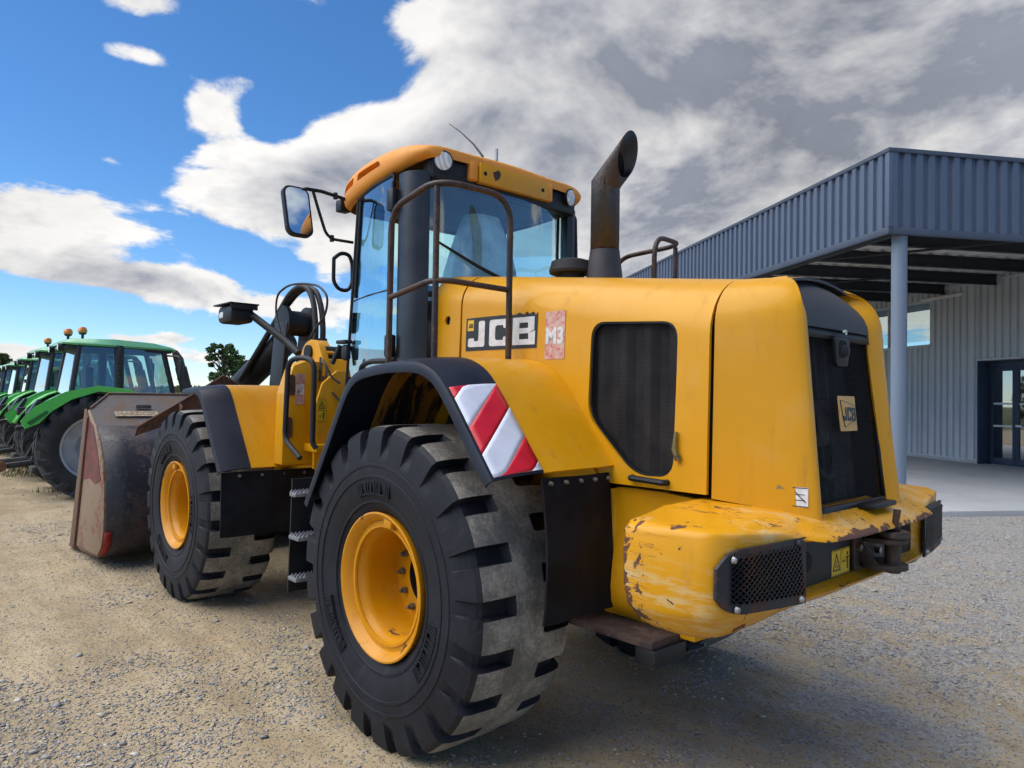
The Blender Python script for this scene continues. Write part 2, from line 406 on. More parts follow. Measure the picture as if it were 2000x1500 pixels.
class G:
    """collects shapes into one mesh"""
    def __init__(s): s.v = []; s.f = []; s.m = []
    def add(s, v, f, mi=0):
        k = len(s.v); s.v += [tuple(q) for q in v]
        s.f += [tuple(i + k for i in q) for q in f]; s.m += [mi] * len(f)
        return s
    def build(s, name, mats, parent=None, smooth=35, loc=None):
        return link_mesh(name, s.v, s.f, mats, parent, smooth, s.m, loc)
    def box(s, lo, hi, bev=0.0, mi=0, mat=None, seg=2):
        bm = bmesh.new()
        bmesh.ops.create_cube(bm, size=1.0)
        for q in bm.verts:
            q.co = Vector([lo[i] + (q.co[i] + 0.5) * (hi[i] - lo[i]) for i in range(3)])
        if bev: bmesh.ops.bevel(bm, geom=bm.edges[:], offset=bev, segments=seg, affect='EDGES', profile=0.5)
        if mat is not None: bmesh.ops.transform(bm, matrix=mat, verts=bm.verts)
        return s.bm(bm, mi)
    def bm(s, bm, mi=0):
        bm.verts.index_update()
        s.add([q.co[:] for q in bm.verts], [[q.index for q in f.verts] for f in bm.faces], mi); bm.free(); return s
    def prism(s, poly, ext, bev=0.0, mi=0, seg=2):
        """poly: 3D points of a flat polygon, ext: extrusion vector"""
        n = len(poly); e = Vector(ext)
        bm = bmesh.new()
        a = [bm.verts.new(Vector(q)) for q in poly]; b = [bm.verts.new(Vector(q) + e) for q in poly]
        bm.faces.new(a); bm.faces.new(b[::-1])
        for i in range(n): bm.faces.new((a[i], b[i], b[(i + 1) % n], a[(i + 1) % n]))
        bmesh.ops.recalc_face_normals(bm, faces=bm.faces)
        if bev: bmesh.ops.bevel(bm, geom=bm.edges[:], offset=bev, segments=seg, affect='EDGES', profile=0.5, clamp_overlap=True)
        return s.bm(bm, mi)
    def tube(s, pts, r, n=10, fillet=0.0, mi=0, cap=True, fs=5):
        pts = [Vector(q) for q in pts]
        if fillet:
            new = [pts[0]]
            for i in range(1, len(pts) - 1):
                a, b, c = pts[i - 1], pts[i], pts[i + 1]
                fl = min(fillet, (a - b).length * 0.48, (c - b).length * 0.48)
                p0 = b + (a - b).normalized() * fl; p1 = b + (c - b).normalized() * fl
                for k in range(fs + 1):
                    u = k / fs; new.append(p0 * (1 - u) ** 2 + b * 2 * u * (1 - u) + p1 * u * u)
            new.append(pts[-1]); pts = new
        if isinstance(r, (list, tuple)):
            if len(r) == len(pts): rr = r
            else:
                L_ = [0.0]
                for a_, b_ in zip(pts[:-1], pts[1:]): L_.append(L_[-1] + (b_ - a_).length)
                rr = np.interp(np.array(L_) / L_[-1], np.linspace(0, 1, len(r)), r)
        else: rr = [r] * len(pts)
        V = []; Fc = []
        up = None
        for i, p in enumerate(pts):
            tdir = ((pts[min(i + 1, len(pts) - 1)] - pts[max(i - 1, 0)])).normalized()
            if up is None:
                up = Vector((0, 0, 1)) if abs(tdir.z) < 0.9 else Vector((1, 0, 0))
            sd = tdir.cross(up).normalized(); up = sd.cross(tdir).normalized()
            for k in range(n):
                a = 2 * math.pi * k / n
                V.append(p + (sd * math.cos(a) + up * math.sin(a)) * rr[i])
        for i in range(len(pts) - 1):
            for k in range(n):
                k2 = (k + 1) % n
                Fc.append((i * n + k, i * n + k2, (i + 1) * n + k2, (i + 1) * n + k))
        if cap:
            Fc.append(tuple(range(n))[::-1]); Fc.append(tuple((len(pts) - 1) * n + k for k in range(n)))
        return s.add(V, Fc, mi)
    def lathe(s, prof, n=48, axis='Y', c=(0, 0, 0), mi=0, mis=None, close=False):
        """prof: (radius, along-axis)"""
        V = []; Fc = []; ms = []
        for (r, h) in prof:
            for k in range(n):
                a = 2 * math.pi * k / n; x, z = r * math.cos(a), r * math.sin(a)
                V.append({'Y': (x, h, z), 'Z': (x, z, h), 'X': (h, x, z)}[axis])
        V = [(q[0] + c[0], q[1] + c[1], q[2] + c[2]) for q in V]
        m_ = len(prof)
        for i in range(m_ - 1 + (1 if close else 0)):
            j = (i + 1) % m_
            for k in range(n):
                k2 = (k + 1) % n
                Fc.append((i * n + k, i * n + k2, j * n + k2, j * n + k)); ms.append(mis[i] if mis else mi)
        k0 = len(s.v); s.v += V; s.f += [tuple(i + k0 for i in q) for q in Fc]; s.m += ms
        return s
    def grid(s, rows, mi=0, closed=False):
        nr, nc = len(rows), len(rows[0]); V = [q for r_ in rows for q in r_]; Fc = []
        for i in range(nr - 1):
            for j in range(nc - (0 if closed else 1)):
                j2 = (j + 1) % nc
                Fc.append((i * nc + j, i * nc + j2, (i + 1) * nc + j2, (i + 1) * nc + j))
        return s.add(V, Fc, mi)
def rrect(w, h, r, n=5):
    out = []
    for cx, cy, a0 in ((w / 2 - r, h / 2 - r, 0), (-w / 2 + r, h / 2 - r, 90), (-w / 2 + r, -h / 2 + r, 180), (w / 2 - r, -h / 2 + r, 270)):
        for k in range(n + 1):
            a = R(a0 + 90 * k / n); out.append((cx + r * math.cos(a), cy + r * math.sin(a)))
    return out
def round_poly(pts, r, n=5):
    """rounded corners on a 2D polygon"""
    out = []; m_ = len(pts)
    for i in range(m_):
        a, b, c = Vector(pts[i - 1]), Vector(pts[i]), Vector(pts[(i + 1) % m_])
        fl = min(r, (a - b).length * 0.45, (c - b).length * 0.45)
        p0 = b + (a - b).normalized() * fl; p1 = b + (c - b).normalized() * fl
        for k in range(n + 1):
            u = k / n; out.append(tuple(p0 * (1 - u) ** 2 + b * 2 * u * (1 - u) + p1 * u * u))
    return out
def solidify(o, th, offset=-1):
    md = o.modifiers.new('thick', 'SOLIDIFY'); md.thickness = th; md.offset = offset
    return o
def subsurf(o, lv=2):
    md = o.modifiers.new('sub', 'SUBSURF'); md.levels = lv; md.render_levels = lv
    return o
def bake(o, ang=35):
    dg = bpy.context.evaluated_depsgraph_get(); dg.update()
    me = bpy.data.meshes.new_from_object(o.evaluated_get(dg)); old = o.data
    o.modifiers.clear(); o.data = me; me.name = old.name; shade(me, ang)
    return o
def cut(o, cutter, ang=35):
    md = o.modifiers.new('cut', 'BOOLEAN'); md.operation = 'DIFFERENCE'; md.solver = 'EXACT'; md.object = cutter
    bake(o, ang); bpy.data.objects.remove(cutter)
    return o
def mirror_y(o):
    """the same part on the other side of the machine"""
    me = o.data.copy(); n = len(me.vertices)
    co = np.empty(n * 3, dtype=np.float32); me.vertices.foreach_get('co', co)
    co[1::3] *= -1; me.vertices.foreach_set('co', co)
    me.flip_normals(); me.update()
    c = o.copy(); c.data = me; COL.objects.link(c)
    l = o.location; c.location = (l[0], -l[1], l[2])
    return c
def text_mesh(name, body, size, mat, parent, frame, bold=0.0, sx=1.0, sub=None):
    """flat lettering; frame = (origin, right, up)"""
    cu = bpy.data.curves.new(name, 'FONT'); cu.body = body; cu.size = size; cu.align_x = 'CENTER'; cu.align_y = 'CENTER'
    cu.offset = bold; cu.extrude = 0.0006; cu.resolution_u = 3
    o = bpy.data.objects.new(name, cu); COL.objects.link(o)
    dg = bpy.context.evaluated_depsgraph_get(); dg.update()
    me = bpy.data.meshes.new_from_object(o.evaluated_get(dg)); bpy.data.objects.remove(o)
    og, rt, up = (Vector(q) for q in frame); rt.normalize(); up = (up - rt * up.dot(rt)).normalized(); nn = rt.cross(up)
    for q in me.vertices: q.co = og + rt * q.co.x * sx + up * q.co.y + nn * q.co.z
    me.materials.clear(); me.materials.append(MATS[mat])
    ob = bpy.data.objects.new(name, me); COL.objects.link(ob); ob.parent = parent
    return ob
def flat(name, poly, frame, mat, parent, th=0.0012):
    """thin plate from a 2D polygon in a frame (origin, right, up)"""
    og, rt, up = (Vector(q) for q in frame); rt.normalize(); up = (up - rt * up.dot(rt)).normalized(); nn = rt.cross(up)
    g = G(); g.prism([og + rt * a + up * b for a, b in poly], nn * th)
    return g.build(name, mat, parent, 30)


# ------------------------------------------------------------------ ground
def vnoise(x, y, s, seed=0):
    rs = np.random.RandomState(seed); T = rs.rand(256, 256)
    X = x * s; Y = y * s; xi = np.floor(X).astype(int); yi = np.floor(Y).astype(int)
    fx = X - xi; fy = Y - yi; fx = fx * fx * (3 - 2 * fx); fy = fy * fy * (3 - 2 * fy)
    g = lambda a, b: T[a % 256, b % 256]
    return (g(xi, yi) * (1 - fx) + g(xi + 1, yi) * fx) * (1 - fy) + (g(xi, yi + 1) * (1 - fx) + g(xi + 1, yi + 1) * fx) * fy
BO = Vector((1.842, -10.691, 0)); BRZ = R(-32.3)       # corner of the warehouse canopy
_u = Vector((math.cos(BRZ), math.sin(BRZ), 0)); _v = Vector((math.sin(BRZ), -math.cos(BRZ), 0))
def track(x, y, y0, x_end, w=0.30, drift=0.0):
    """how deep a wheel track pressed by the loader lies at this point"""
    lat_ = (y - y0 - drift * np.sin(x * 0.35) * 0.25); inn = np.clip((w - np.abs(lat_)) / 0.06, 0, 1) * np.clip((x_end - x) / 0.3, 0, 1)
    return inn, lat_
def ground_h(x, y):
    rut = 0.0
    for y0 in (0.985, -0.985):
        inn, lat_ = track(x, y, y0, -0.5 if y0 else 9, drift=0.6)
        lug = np.clip(np.sin((x + np.abs(lat_) * 0.25) * 2 * np.pi / 0.24) * 3, -1, 1)
        rut = rut - inn * (0.010 + 0.005 * lug) + np.clip(1 - np.abs(np.abs(lat_) - 0.34) / 0.06, 0, 1) * 0.008 * np.clip((-0.5 - x) / 0.3, 0, 1)
    return rut * np.clip((14 + x) / 4, 0, 1) + ground_base(x, y)
def ground_base(x, y):
    h = (vnoise(x, y, 0.45, 1) - 0.5) * 0.05 + (vnoise(x, y, 1.7, 2) - 0.5) * 0.022 + (vnoise(x, y, 6.1, 3) - 0.5) * 0.010 + (vnoise(x, y, 17.0, 4) - 0.5) * 0.005
    a = (x - BO.x) * _u.x + (y - BO.y) * _u.y; v = (x - BO.x) * _v.x + (y - BO.y) * _v.y
    near = np.clip((np.minimum(a + 3.0, v + 2.6)) / 1.0, 0, 1)
    far = np.clip((np.hypot(x, y) - 30) / 40, 0, 1)
    return h * (1 - near) * (1 - far) - 0.055 * near - 0.02
def axis_coords(lo, hi, step, far):
    c = list(np.arange(lo, hi + 1e-6, step)); s = step
    a = hi; 
    while a < far: s *= 1.22; a += s; c.append(a)
    s = step; a = lo
    while a > -far: s *= 1.22; a -= s; c.insert(0, a)
    return np.array(c)
gx = axis_coords(-3.2, 8.0, 0.055, 900); gy = axis_coords(-7.0, 4.0, 0.055, 900)
GX, GY = np.meshgrid(gx, gy, indexing='ij'); GZ = ground_h(GX, GY)
nx, ny = GX.shape
me = bpy.data.meshes.new('ground')
me.vertices.add(nx * ny); me.vertices.foreach_set('co', np.stack([GX, GY, GZ], -1).astype(np.float32).ravel())
ii, jj = np.meshgrid(np.arange(nx - 1), np.arange(ny - 1), indexing='ij')
a = (ii * ny + jj).ravel(); q = np.stack([a, a + ny, a + ny + 1, a + 1], 1).astype(np.int32)
me.loops.add(q.size); me.loops.foreach_set('vertex_index', q.ravel())
me.polygons.add(len(q)); me.polygons.foreach_set('loop_start', np.arange(0, q.size, 4, dtype=np.int32))
me.polygons.foreach_set('use_smooth', np.ones(len(q), dtype=bool))
me.update(calc_edges=True); me.validate()
m, t, b = principled('ground', (0.3, 0.25, 0.18), 0.95, spec=0.2)
c = ocoord(t)
n1 = t.noise(c, 0.55, 5, 0.6); n2 = t.noise(c, 2.3, 6, 0.65, 0.3); n3 = t.noise(c, 26, 5, 0.7); n4 = t.noise(c, 90, 3, 0.7)
trk = t.noise(t.mapping(c, (0.35, 2.2, 1), rot=(0, 0, 0.25)), 1.3, 5, 0.6)
sand = t.mix(t.sstep(t.math('MULTIPLY_ADD', trk, 0.6, t.math('MULTIPLY', n2, 0.45)), 0.36, 0.68), (0.345, 0.268, 0.162, 1), (0.51, 0.41, 0.262, 1))
sand = t.mix(t.math('MULTIPLY', t.sstep(n1, 0.52, 0.70), 0.5), sand, (0.33, 0.205, 0.10, 1))
grey = t.mix(t.sstep(n3, 0.35, 0.7), (0.225, 0.220, 0.212, 1), (0.43, 0.41, 0.37, 1))
gx_, gy_, gz_ = t.sep(c)
side = t.math('MULTIPLY_ADD', t.math('ADD', t.math('MULTIPLY', gx_, -0.6), t.math('MULTIPLY', gy_, -0.55)), 0.034, 0.0)
gf = t.sstep(t.math('ADD', t.math('ADD', t.math('MULTIPLY', n2, 0.5), t.math('MULTIPLY', n3, 0.45)), side), 0.47, 0.60)
col = t.mix(gf, sand, grey)
vd = t.vor(c, 62); vc = t.vor(c, 62, out='Color')
peb = t.math('MULTIPLY', t.sstep(vd, 0.48, 0.30), t.sstep(t.sep(vc)[0], 0.50, 0.55))
pc = t.mix(t.sep(vc)[1], (0.10, 0.105, 0.115, 1), (0.42, 0.40, 0.36, 1))
col = t.mix(t.math('MULTIPLY', peb, 0.75), col, pc)
col = t.mix(t.math('MULTIPLY', t.sstep(n4, 0.45, 0.75), 0.35), col, (0.13, 0.105, 0.08, 1))
# grass verge far beyond the yard
far = t.sstep(t.math('ADD', t.vmath('LENGTH', c, out='Value'), t.math('MULTIPLY', n1, 14)), 46, 52)
col = t.mix(far, col, t.mix(n2, (0.06, 0.075, 0.025, 1), (0.14, 0.13, 0.05, 1)))
t.put(b.inputs['Base Color'], col)
hb = t.math('ADD', t.math('MULTIPLY', n3, 0.8), t.math('ADD', t.math('MULTIPLY', n4, 0.5), t.math('MULTIPLY', peb, 0.9)))
bump(t, b, hb, 0.9, 0.016)
me.materials.append(m)
ground = bpy.data.objects.new('ground', me); COL.objects.link(ground); ground['kind'] = 'structure'

# loose stones lying on the yard: real little rocks
rs = np.random.RandomState(11)
N = 230000
dep = 2.6 + 17.0 * rs.rand(N) ** 1.35; lat = (rs.rand(N) * 2 - 1) * 0.86
px = -3.087 + dep * (math.cos(CY) + lat * math.sin(CY)); py = 3.199 + dep * (math.sin(CY) - lat * math.cos(CY))
dn = vnoise(px, py, 0.8, 21) * 0.55 + vnoise(px, py, 3.1, 22) * 0.45 + 0.022 * (-0.6 * px - 0.55 * py)
a_ = (px - BO.x) * _u.x + (py - BO.y) * _u.y; v_ = (px - BO.x) * _v.x + (py - BO.y) * _v.y
keep = (rs.rand(N) < np.clip((dn - 0.40) * 4.2, 0.05, 1.0)) & ~((a_ > -1.5) & (v_ > -0.7))
for y0 in (0.985, -0.985): keep &= (track(px, py, y0, -0.5, drift=0.6)[0] < 0.5) | (rs.rand(N) < 0.35)
px, py, dep = px[keep], py[keep], dep[keep]; n = len(px)
size = (0.0045 + 0.0100 * rs.rand(n) ** 2.0) * (1 + dep * 0.03); bigm = rs.rand(n) < 0.03; size[bigm] *= 1.3 + 1.2 * rs.rand(bigm.sum())
base = np.array([[1, 0, 0], [0, 1, 0], [-1, 0, 0], [0, -1, 0], [0.1, 0.1, 0.8], [0, 0, -0.8]])
fcs = np.array([[0, 1, 4], [1, 2, 4], [2, 3, 4], [3, 0, 4], [1, 0, 5], [2, 1, 5], [3, 2, 5], [0, 3, 5]])
ang = rs.rand(n) * 6.283
loc = base[None] * (0.55 + 0.9 * rs.rand(n, 6, 1)) * np.stack([np.ones(n), 0.5 + 0.5 * rs.rand(n), 0.22 + 0.3 * rs.rand(n)], 1)[:, None]
ca, sa = np.cos(ang)[:, None], np.sin(ang)[:, None]
X = loc[:, :, 0] * ca - loc[:, :, 1] * sa; Y = loc[:, :, 0] * sa + loc[:, :, 1] * ca
V = np.stack([X, Y, loc[:, :, 2] + 0.25 * loc[:, :, 0]], -1) * size[:, None, None]
V += np.stack([px, py, ground_h(px, py) + size * 0.12], 1)[:, None]
Fs = (fcs[None] + (np.arange(n) * 6)[:, None, None]).reshape(-1, 3).astype(np.int32)
me = bpy.data.meshes.new('gravel')
me.vertices.add(n * 6); me.vertices.foreach_set('co', V.astype(np.float32).ravel())
me.loops.add(Fs.size); me.loops.foreach_set('vertex_index', Fs.ravel())
me.polygons.add(len(Fs)); me.polygons.foreach_set('loop_start', np.arange(0, Fs.size, 3, dtype=np.int32))
me.update(calc_edges=True)
m, t, b = principled('gravel', (0.3, 0.3, 0.3), 0.85, spec=0.3)
gi = t.new('ShaderNodeNewGeometry'); rnd = gi.outputs['Random Per Island']
cr = t.new('ShaderNodeValToRGB'); t.put(cr.inputs[0], rnd)
e = cr.color_ramp.elements; e[0].position = 0; e[0].color = (0.22, 0.215, 0.215, 1); e[1].position = 1; e[1].color = (0.54, 0.505, 0.44, 1)
for p_, cc in ((0.35, (0.30, 0.298, 0.300)), (0.65, (0.38, 0.36, 0.33)), (0.85, (0.45, 0.37, 0.25))):
    k = cr.color_ramp.elements.new(p_); k.color = (*cc, 1)
t.put(b.inputs['Base Color'], cr.outputs[0])
me.materials.append(m)
gravel = bpy.data.objects.new('gravel', me); COL.objects.link(gravel); gravel['kind'] = 'stuff'
gravel['label'] = 'loose grey and tan gravel lying over the yard'; gravel['category'] = 'gravel'

# ------------------------------------------------------------------ concrete apron and warehouse
def concrete(name, base):
    m, t, b = principled(name, base, 0.8, spec=0.35)
    c = ocoord(t); n = t.noise(c, 0.9, 7, 0.65, 0.5); n2 = t.noise(c, 14, 5, 0.7); st = t.noise(t.mapping(c, (0.35, 2.2, 1)), 1.1, 5, 0.65)
    col = t.mix(n, tuple(x * 0.75 for x in base) + (1,), tuple(x * 1.25 for x in base) + (1,))
    col = t.mix(t.math('MULTIPLY', t.sstep(st, 0.56, 0.70), 0.65), col, tuple(x * 0.30 for x in base) + (1,))
    col = t.mix(t.math('MULTIPLY', n2, 0.3), col, tuple(x * 0.7 for x in base) + (1,))
    t.put(b.inputs['Base Color'], col)
    t.put(b.inputs['Roughness'], t.math('MULTIPLY_ADD', t.sstep(st, 0.5, 0.7), -0.35, 0.85))
    bump(t, b, n2, 0.2, 0.004)
concrete('concrete', (0.36, 0.365, 0.37))
def cladding(name, base, rough=0.58):
    m, t, b = principled(name, base, rough, 0.0, 0.0, 0.35)
    c = ocoord(t); n = t.noise(t.mapping(c, (2.5, 2.5, 0.35)), 1.2, 5, 0.6)
    t.put(b.inputs['Base Color'], t.mix(n, tuple(x * 0.82 for x in base) + (1,), tuple(min(1, x * 1.18) for x in base) + (1,)))
    t.put(b.inputs['Roughness'], t.math('MULTIPLY_ADD', n, 0.2, rough - 0.1))
cladding('clad_wall', (0.43, 0.455, 0.495)); cladding('clad_fascia', (0.090, 0.120, 0.180)); cladding('trim_blue', (0.060, 0.078, 0.115))
cladding('post_blue', (0.175, 0.215, 0.275), 0.45)
cladding('door_frame', (0.030, 0.045, 0.075)); cladding('deck', (0.62, 0.62, 0.59), 0.6); cladding('steel_dark', (0.022, 0.025, 0.032), 0.6)

slab = G().box((-1.45, -12.5, -0.30), (32, 0.7, 0.012), 0.01).build('pavement', 'concrete')
slab.location = BO; slab.rotation_euler = (0, 0, BRZ); slab['kind'] = 'structure'

house = empty('warehouse', BO, BRZ)
tag(house, 'grey ribbed metal warehouse with deep flat canopy on a round blue post', 'building')
def ribbed(w, z0, z1, depth=0.055, pitch=0.25):
    """one profiled sheet, ribs standing out towards +y, running along x from 0 to w"""
    prof = []; x = 0.0
    while x < w - 1e-6:
        for dx_, dy_ in ((0, 0), (0.105, 0), (0.122, depth), (0.233, depth)):
            if x + dx_ < w: prof.append((x + dx_, dy_))
        x += pitch
    prof.append((w, 0))
    return [[(a, b_, z0) for a, b_ in prof], [(a, b_, z1) for a, b_ in prof]]
cache = {}
def sheet(x, y, z0, z1, mat, turn=0.0, w=1.0):
    k = (round(w, 3), round(z0, 3), round(z1, 3), mat)
    if k in cache:
        o = cache[k].copy(); COL.objects.link(o)
    else:
        g = G(); g.grid(ribbed(w, z0, z1)); o = g.build('cladding_sheet', mat, house, 0); solidify(o, 0.006); cache[k] = o
    o.parent = house; o.location = (x, y, 0); o.rotation_euler = (0, 0, turn)
    return o
# canopy fascia: long side facing the yard, short side to the right
for i in range(32): sheet(-0.15 + i, 0.30, 4.86, 6.20, 'clad_fascia')
for i in range(12): sheet(-0.15, 0.30 - i - 1.0, 4.86, 6.20, 'clad_fascia', R(90))
def hbox(name, lo, hi, mat, bev=0.004, parent=None): return G().box(lo, hi, bev).build(name, mat, parent or house)
hbox('fascia_trim', (-0.20, 0.27, 4.74), (31.9, 0.355, 4.862), 'trim_blue'); hbox('fascia_trim', (-0.205, -11.8, 4.738), (-0.12, 0.268, 4.860), 'trim_blue')
hbox('coping', (-0.22, 0.22, 6.198), (31.9, 0.37, 6.275), 'trim_blue'); hbox('coping', (-0.225, -11.8, 6.200), (-0.07, 0.218, 6.277), 'trim_blue')
hbox('corner_trim', (-0.208, 0.262, 4.862), (-0.10, 0.358, 6.197), 'clad_fascia')
# canopy roof deck and steel
g = G(); rows = []
rows = [[(xx, -11.8 + 0, 5.42 + (0.05 if (k // 2) % 2 else 0)) for k, xx in enumerate(np.arange(-0.1, 31.8, 0.12))], [(xx, 0.28, 5.42 + (0.05 if (k // 2) % 2 else 0)) for k, xx in enumerate(np.arange(-0.1, 31.8, 0.12))]]
rows = [[(-0.1, yy, 5.42 + (0.055 if (k // 2) % 2 else 0)) for k, yy in enumerate(np.arange(-11.8, 0.27, 0.11))], [(31.8, yy, 5.42 + (0.055 if (k // 2) % 2 else 0)) for k, yy in enumerate(np.arange(-11.8, 0.27, 0.11))]]
g.grid(rows); deck = g.build('roof_deck', 'deck', house, 0); solidify(deck, 0.01, 1)
hbox('roof_top', (-0.1, -11.8, 6.05), (31.8, 0.25, 6.12), 'steel_dark')
def ibeam(x, y0, y1, z0, z1, wd, name='purlin'):
    g = G(); g.box((x - wd / 2, y0, z0), (x + wd / 2, y1, z0 + 0.02)); g.box((x - wd / 2, y0, z1 - 0.02), (x + wd / 2, y1, z1)); g.box((x - 0.008, y0 + .001, z0 + 0.0201), (x + 0.008, y1 - .001, z1 - 0.0201))
    return g.build(name, 'steel_dark', house, 20)
for i in range(12): ibeam(0.35 + i * 1.9, -7.86, 0.22, 5.12, 5.415, 0.13)
for yy in (-0.05,): hbox('girder', (-0.08, yy - 0.09, 4.80), (31.6, yy + 0.09, 5.115), 'steel_dark')
for i in range(4):
    for s in (1, -1):
        x0 = 0.5 + i * 5.0
        G().tube([(x0, -0.2 if s > 0 else -3.9, 5.05), (x0 + 4.2, -3.9 if s > 0 else -0.2, 5.08)], 0.03, 6).build('brace', 'steel_dark', house)
for i, xx in enumerate((0.0, 10.0, 20.0, 30.0)):
    g = G(); g.tube([(xx, -0.02, 0.014), (xx, -0.02, 4.80)], 0.132, 24); pt = g.build('post', 'post_blue', house)
    G().box((xx - 0.2, -0.22, 0.0125), (xx + 0.2, 0.18, 0.034), 0.004).build('base_plate', 'post_blue', pt)
# wall under the canopy, with a high window and a recessed glass door
WY = -7.91
wx0, wx1, wz0, wz1 = 8.55, 12.6, 3.62, 4.98      # window
dx0, dx1, dz1 = 4.10, 6.70, 3.00                  # door opening
for i in range(-2, 29):
    x0, x1 = float(i), float(i + 1); cuts = [(x0, x1)]
    edges = sorted({x0, x1} | {e for e in (wx0, wx1, dx0, dx1) if x0 < e < x1})
    for a_, b_ in zip(edges[:-1], edges[1:]):
        mid = (a_ + b_) / 2; w = b_ - a_
        if wx0 < mid < wx1:
            sheet(a_, WY, 0.10, wz0, 'clad_wall', w=w); sheet(a_, WY, wz1, 5.42, 'clad_wall', w=w)
        elif dx0 < mid < dx1: sheet(a_, WY, dz1, 5.42, 'clad_wall', w=w)
        else: sheet(a_, WY, 0.10, 5.42, 'clad_wall', w=w)
for a_, b_ in ((-2.0, dx0 - 0.002), (dx1 + 0.002, 29.0)):
    hbox('plinth', (a_, WY - 0.12, 0.0125), (b_, WY + 0.05, 0.10), 'concrete', 0.004); hbox('base_flashing', (a_, WY - 0.02, 0.101), (b_, WY + 0.062, 0.135), 'clad_wall', 0.003)
hbox('wall_rail', (-2.0, WY - 0.02, 5.26), (29, WY + 0.06, 5.32), 'clad_wall', 0.003)
win = empty('window', (0, 0, 0), 0, house)
for lo, hi in (((wx0 - .06, WY - .10, wz0 - .09), (wx1 + .06, WY + .09, wz0 - .001)), ((wx0 - .06, WY - .10, wz1 + .001), (wx1 + .06, WY + .06, wz1 + .07)), ((wx0 - .06, WY - .1, wz0), (wx0 - .001, WY + .06, wz1)), ((wx1 + .001, WY - .1, wz0), (wx1 + .06, WY + .06, wz1)), ((10.5, WY - .09, wz0), (10.56, WY + .01, wz1))):
    G().box(lo, hi, 0.004).build('frame', 'clad_wall', win)
for a_, b_ in ((wx0, 10.499), (10.561, wx1)): G().box((a_, WY - 0.06, wz0), (b_, WY - 0.045, wz1)).build('pane', 'clear_glass', win)
door = empty('door', (0, 0, 0), 0, house)
hbox('frame', (dx0, WY - 0.42, dz1 - 0.0), (dx1, WY + 0.08, dz1 + 0.06), 'clad_wall', 0.004, door)
for xx in (dx0, dx1 - 0.05): hbox('jamb', (xx, WY - 0.42, 0.0125), (xx + 0.05, WY + 0.055, dz1 - 0.001), 'door_frame', 0.003, door)
DY = WY - 0.36
hbox('transom', (dx0 + 0.051, DY - 0.04, 2.82), (dx1 - 0.051, DY + 0.04, dz1 - 0.001), 'door_frame', 0.003, door)
def leaf(xa, xb):
    l = empty('leaf', (0, 0, 0), 0, house); l.parent = door
    g = G(); w = 0.11
    g.box((xa, DY - .03, 0.03), (xa + w, DY + .03, 2.818), 0.006); g.box((xb - w, DY - .03, 0.03), (xb, DY + .03, 2.818), 0.006)
    g.box((xa + w, DY - .028, 0.03), (xb - w, DY + .028, 0.22), 0.004); g.box((xa + w, DY - .028, 2.70), (xb - w, DY + .028, 2.818), 0.004)
    return g.build('leaf', 'door_frame', door), l
for xa, xb in ((5.78, 6.645), (4.16, 5.775)):
    lf, tmp = leaf(xa, xb); bpy.data.objects.remove(tmp)
    for z0, z1 in ((0.22, 1.10), (1.155, 1.74), (1.795, 2.70)):
        G().box((xa + .11, DY - .006, z0), (xb - .11, DY + .006, z1)).build('pane', 'window_glass', lf)
    for z0 in (1.101, 1.741): G().box((xa + .11, DY - .02, z0), (xb - .11, DY + .02, z0 + .053), 0.003).build('bar', 'white_plate', lf)
G().box((5.55, DY + .03, 1.12), (5.75, DY + .075, 1.18), 0.012).build('handle', 'white_plate', door)
lt = empty('strip_light', (0, 0, 0), 0, house)
G().box((7.2, WY + .05, 5.02), (8.9, WY + .12, 5.08), 0.01).build('housing', 'white_plate', lt); G().tube([(7.25, WY + .10, 5.0), (8.85, WY + .10, 5.0)], 0.018, 8).build('tube', 'decal_white', lt)
hbox('rear_wall', (-2, -24, 0.013), (29, -23.8, 3.0), 'clad_wall'); hbox('end_wall', (-2.1, -23.79, 0.0135), (-1.9, WY - .13, 5.4), 'clad_wall'); hbox('inner_floor', (-1.89, -23.79, 0.0135), (28.9, WY - .43, 0.02), 'concrete')

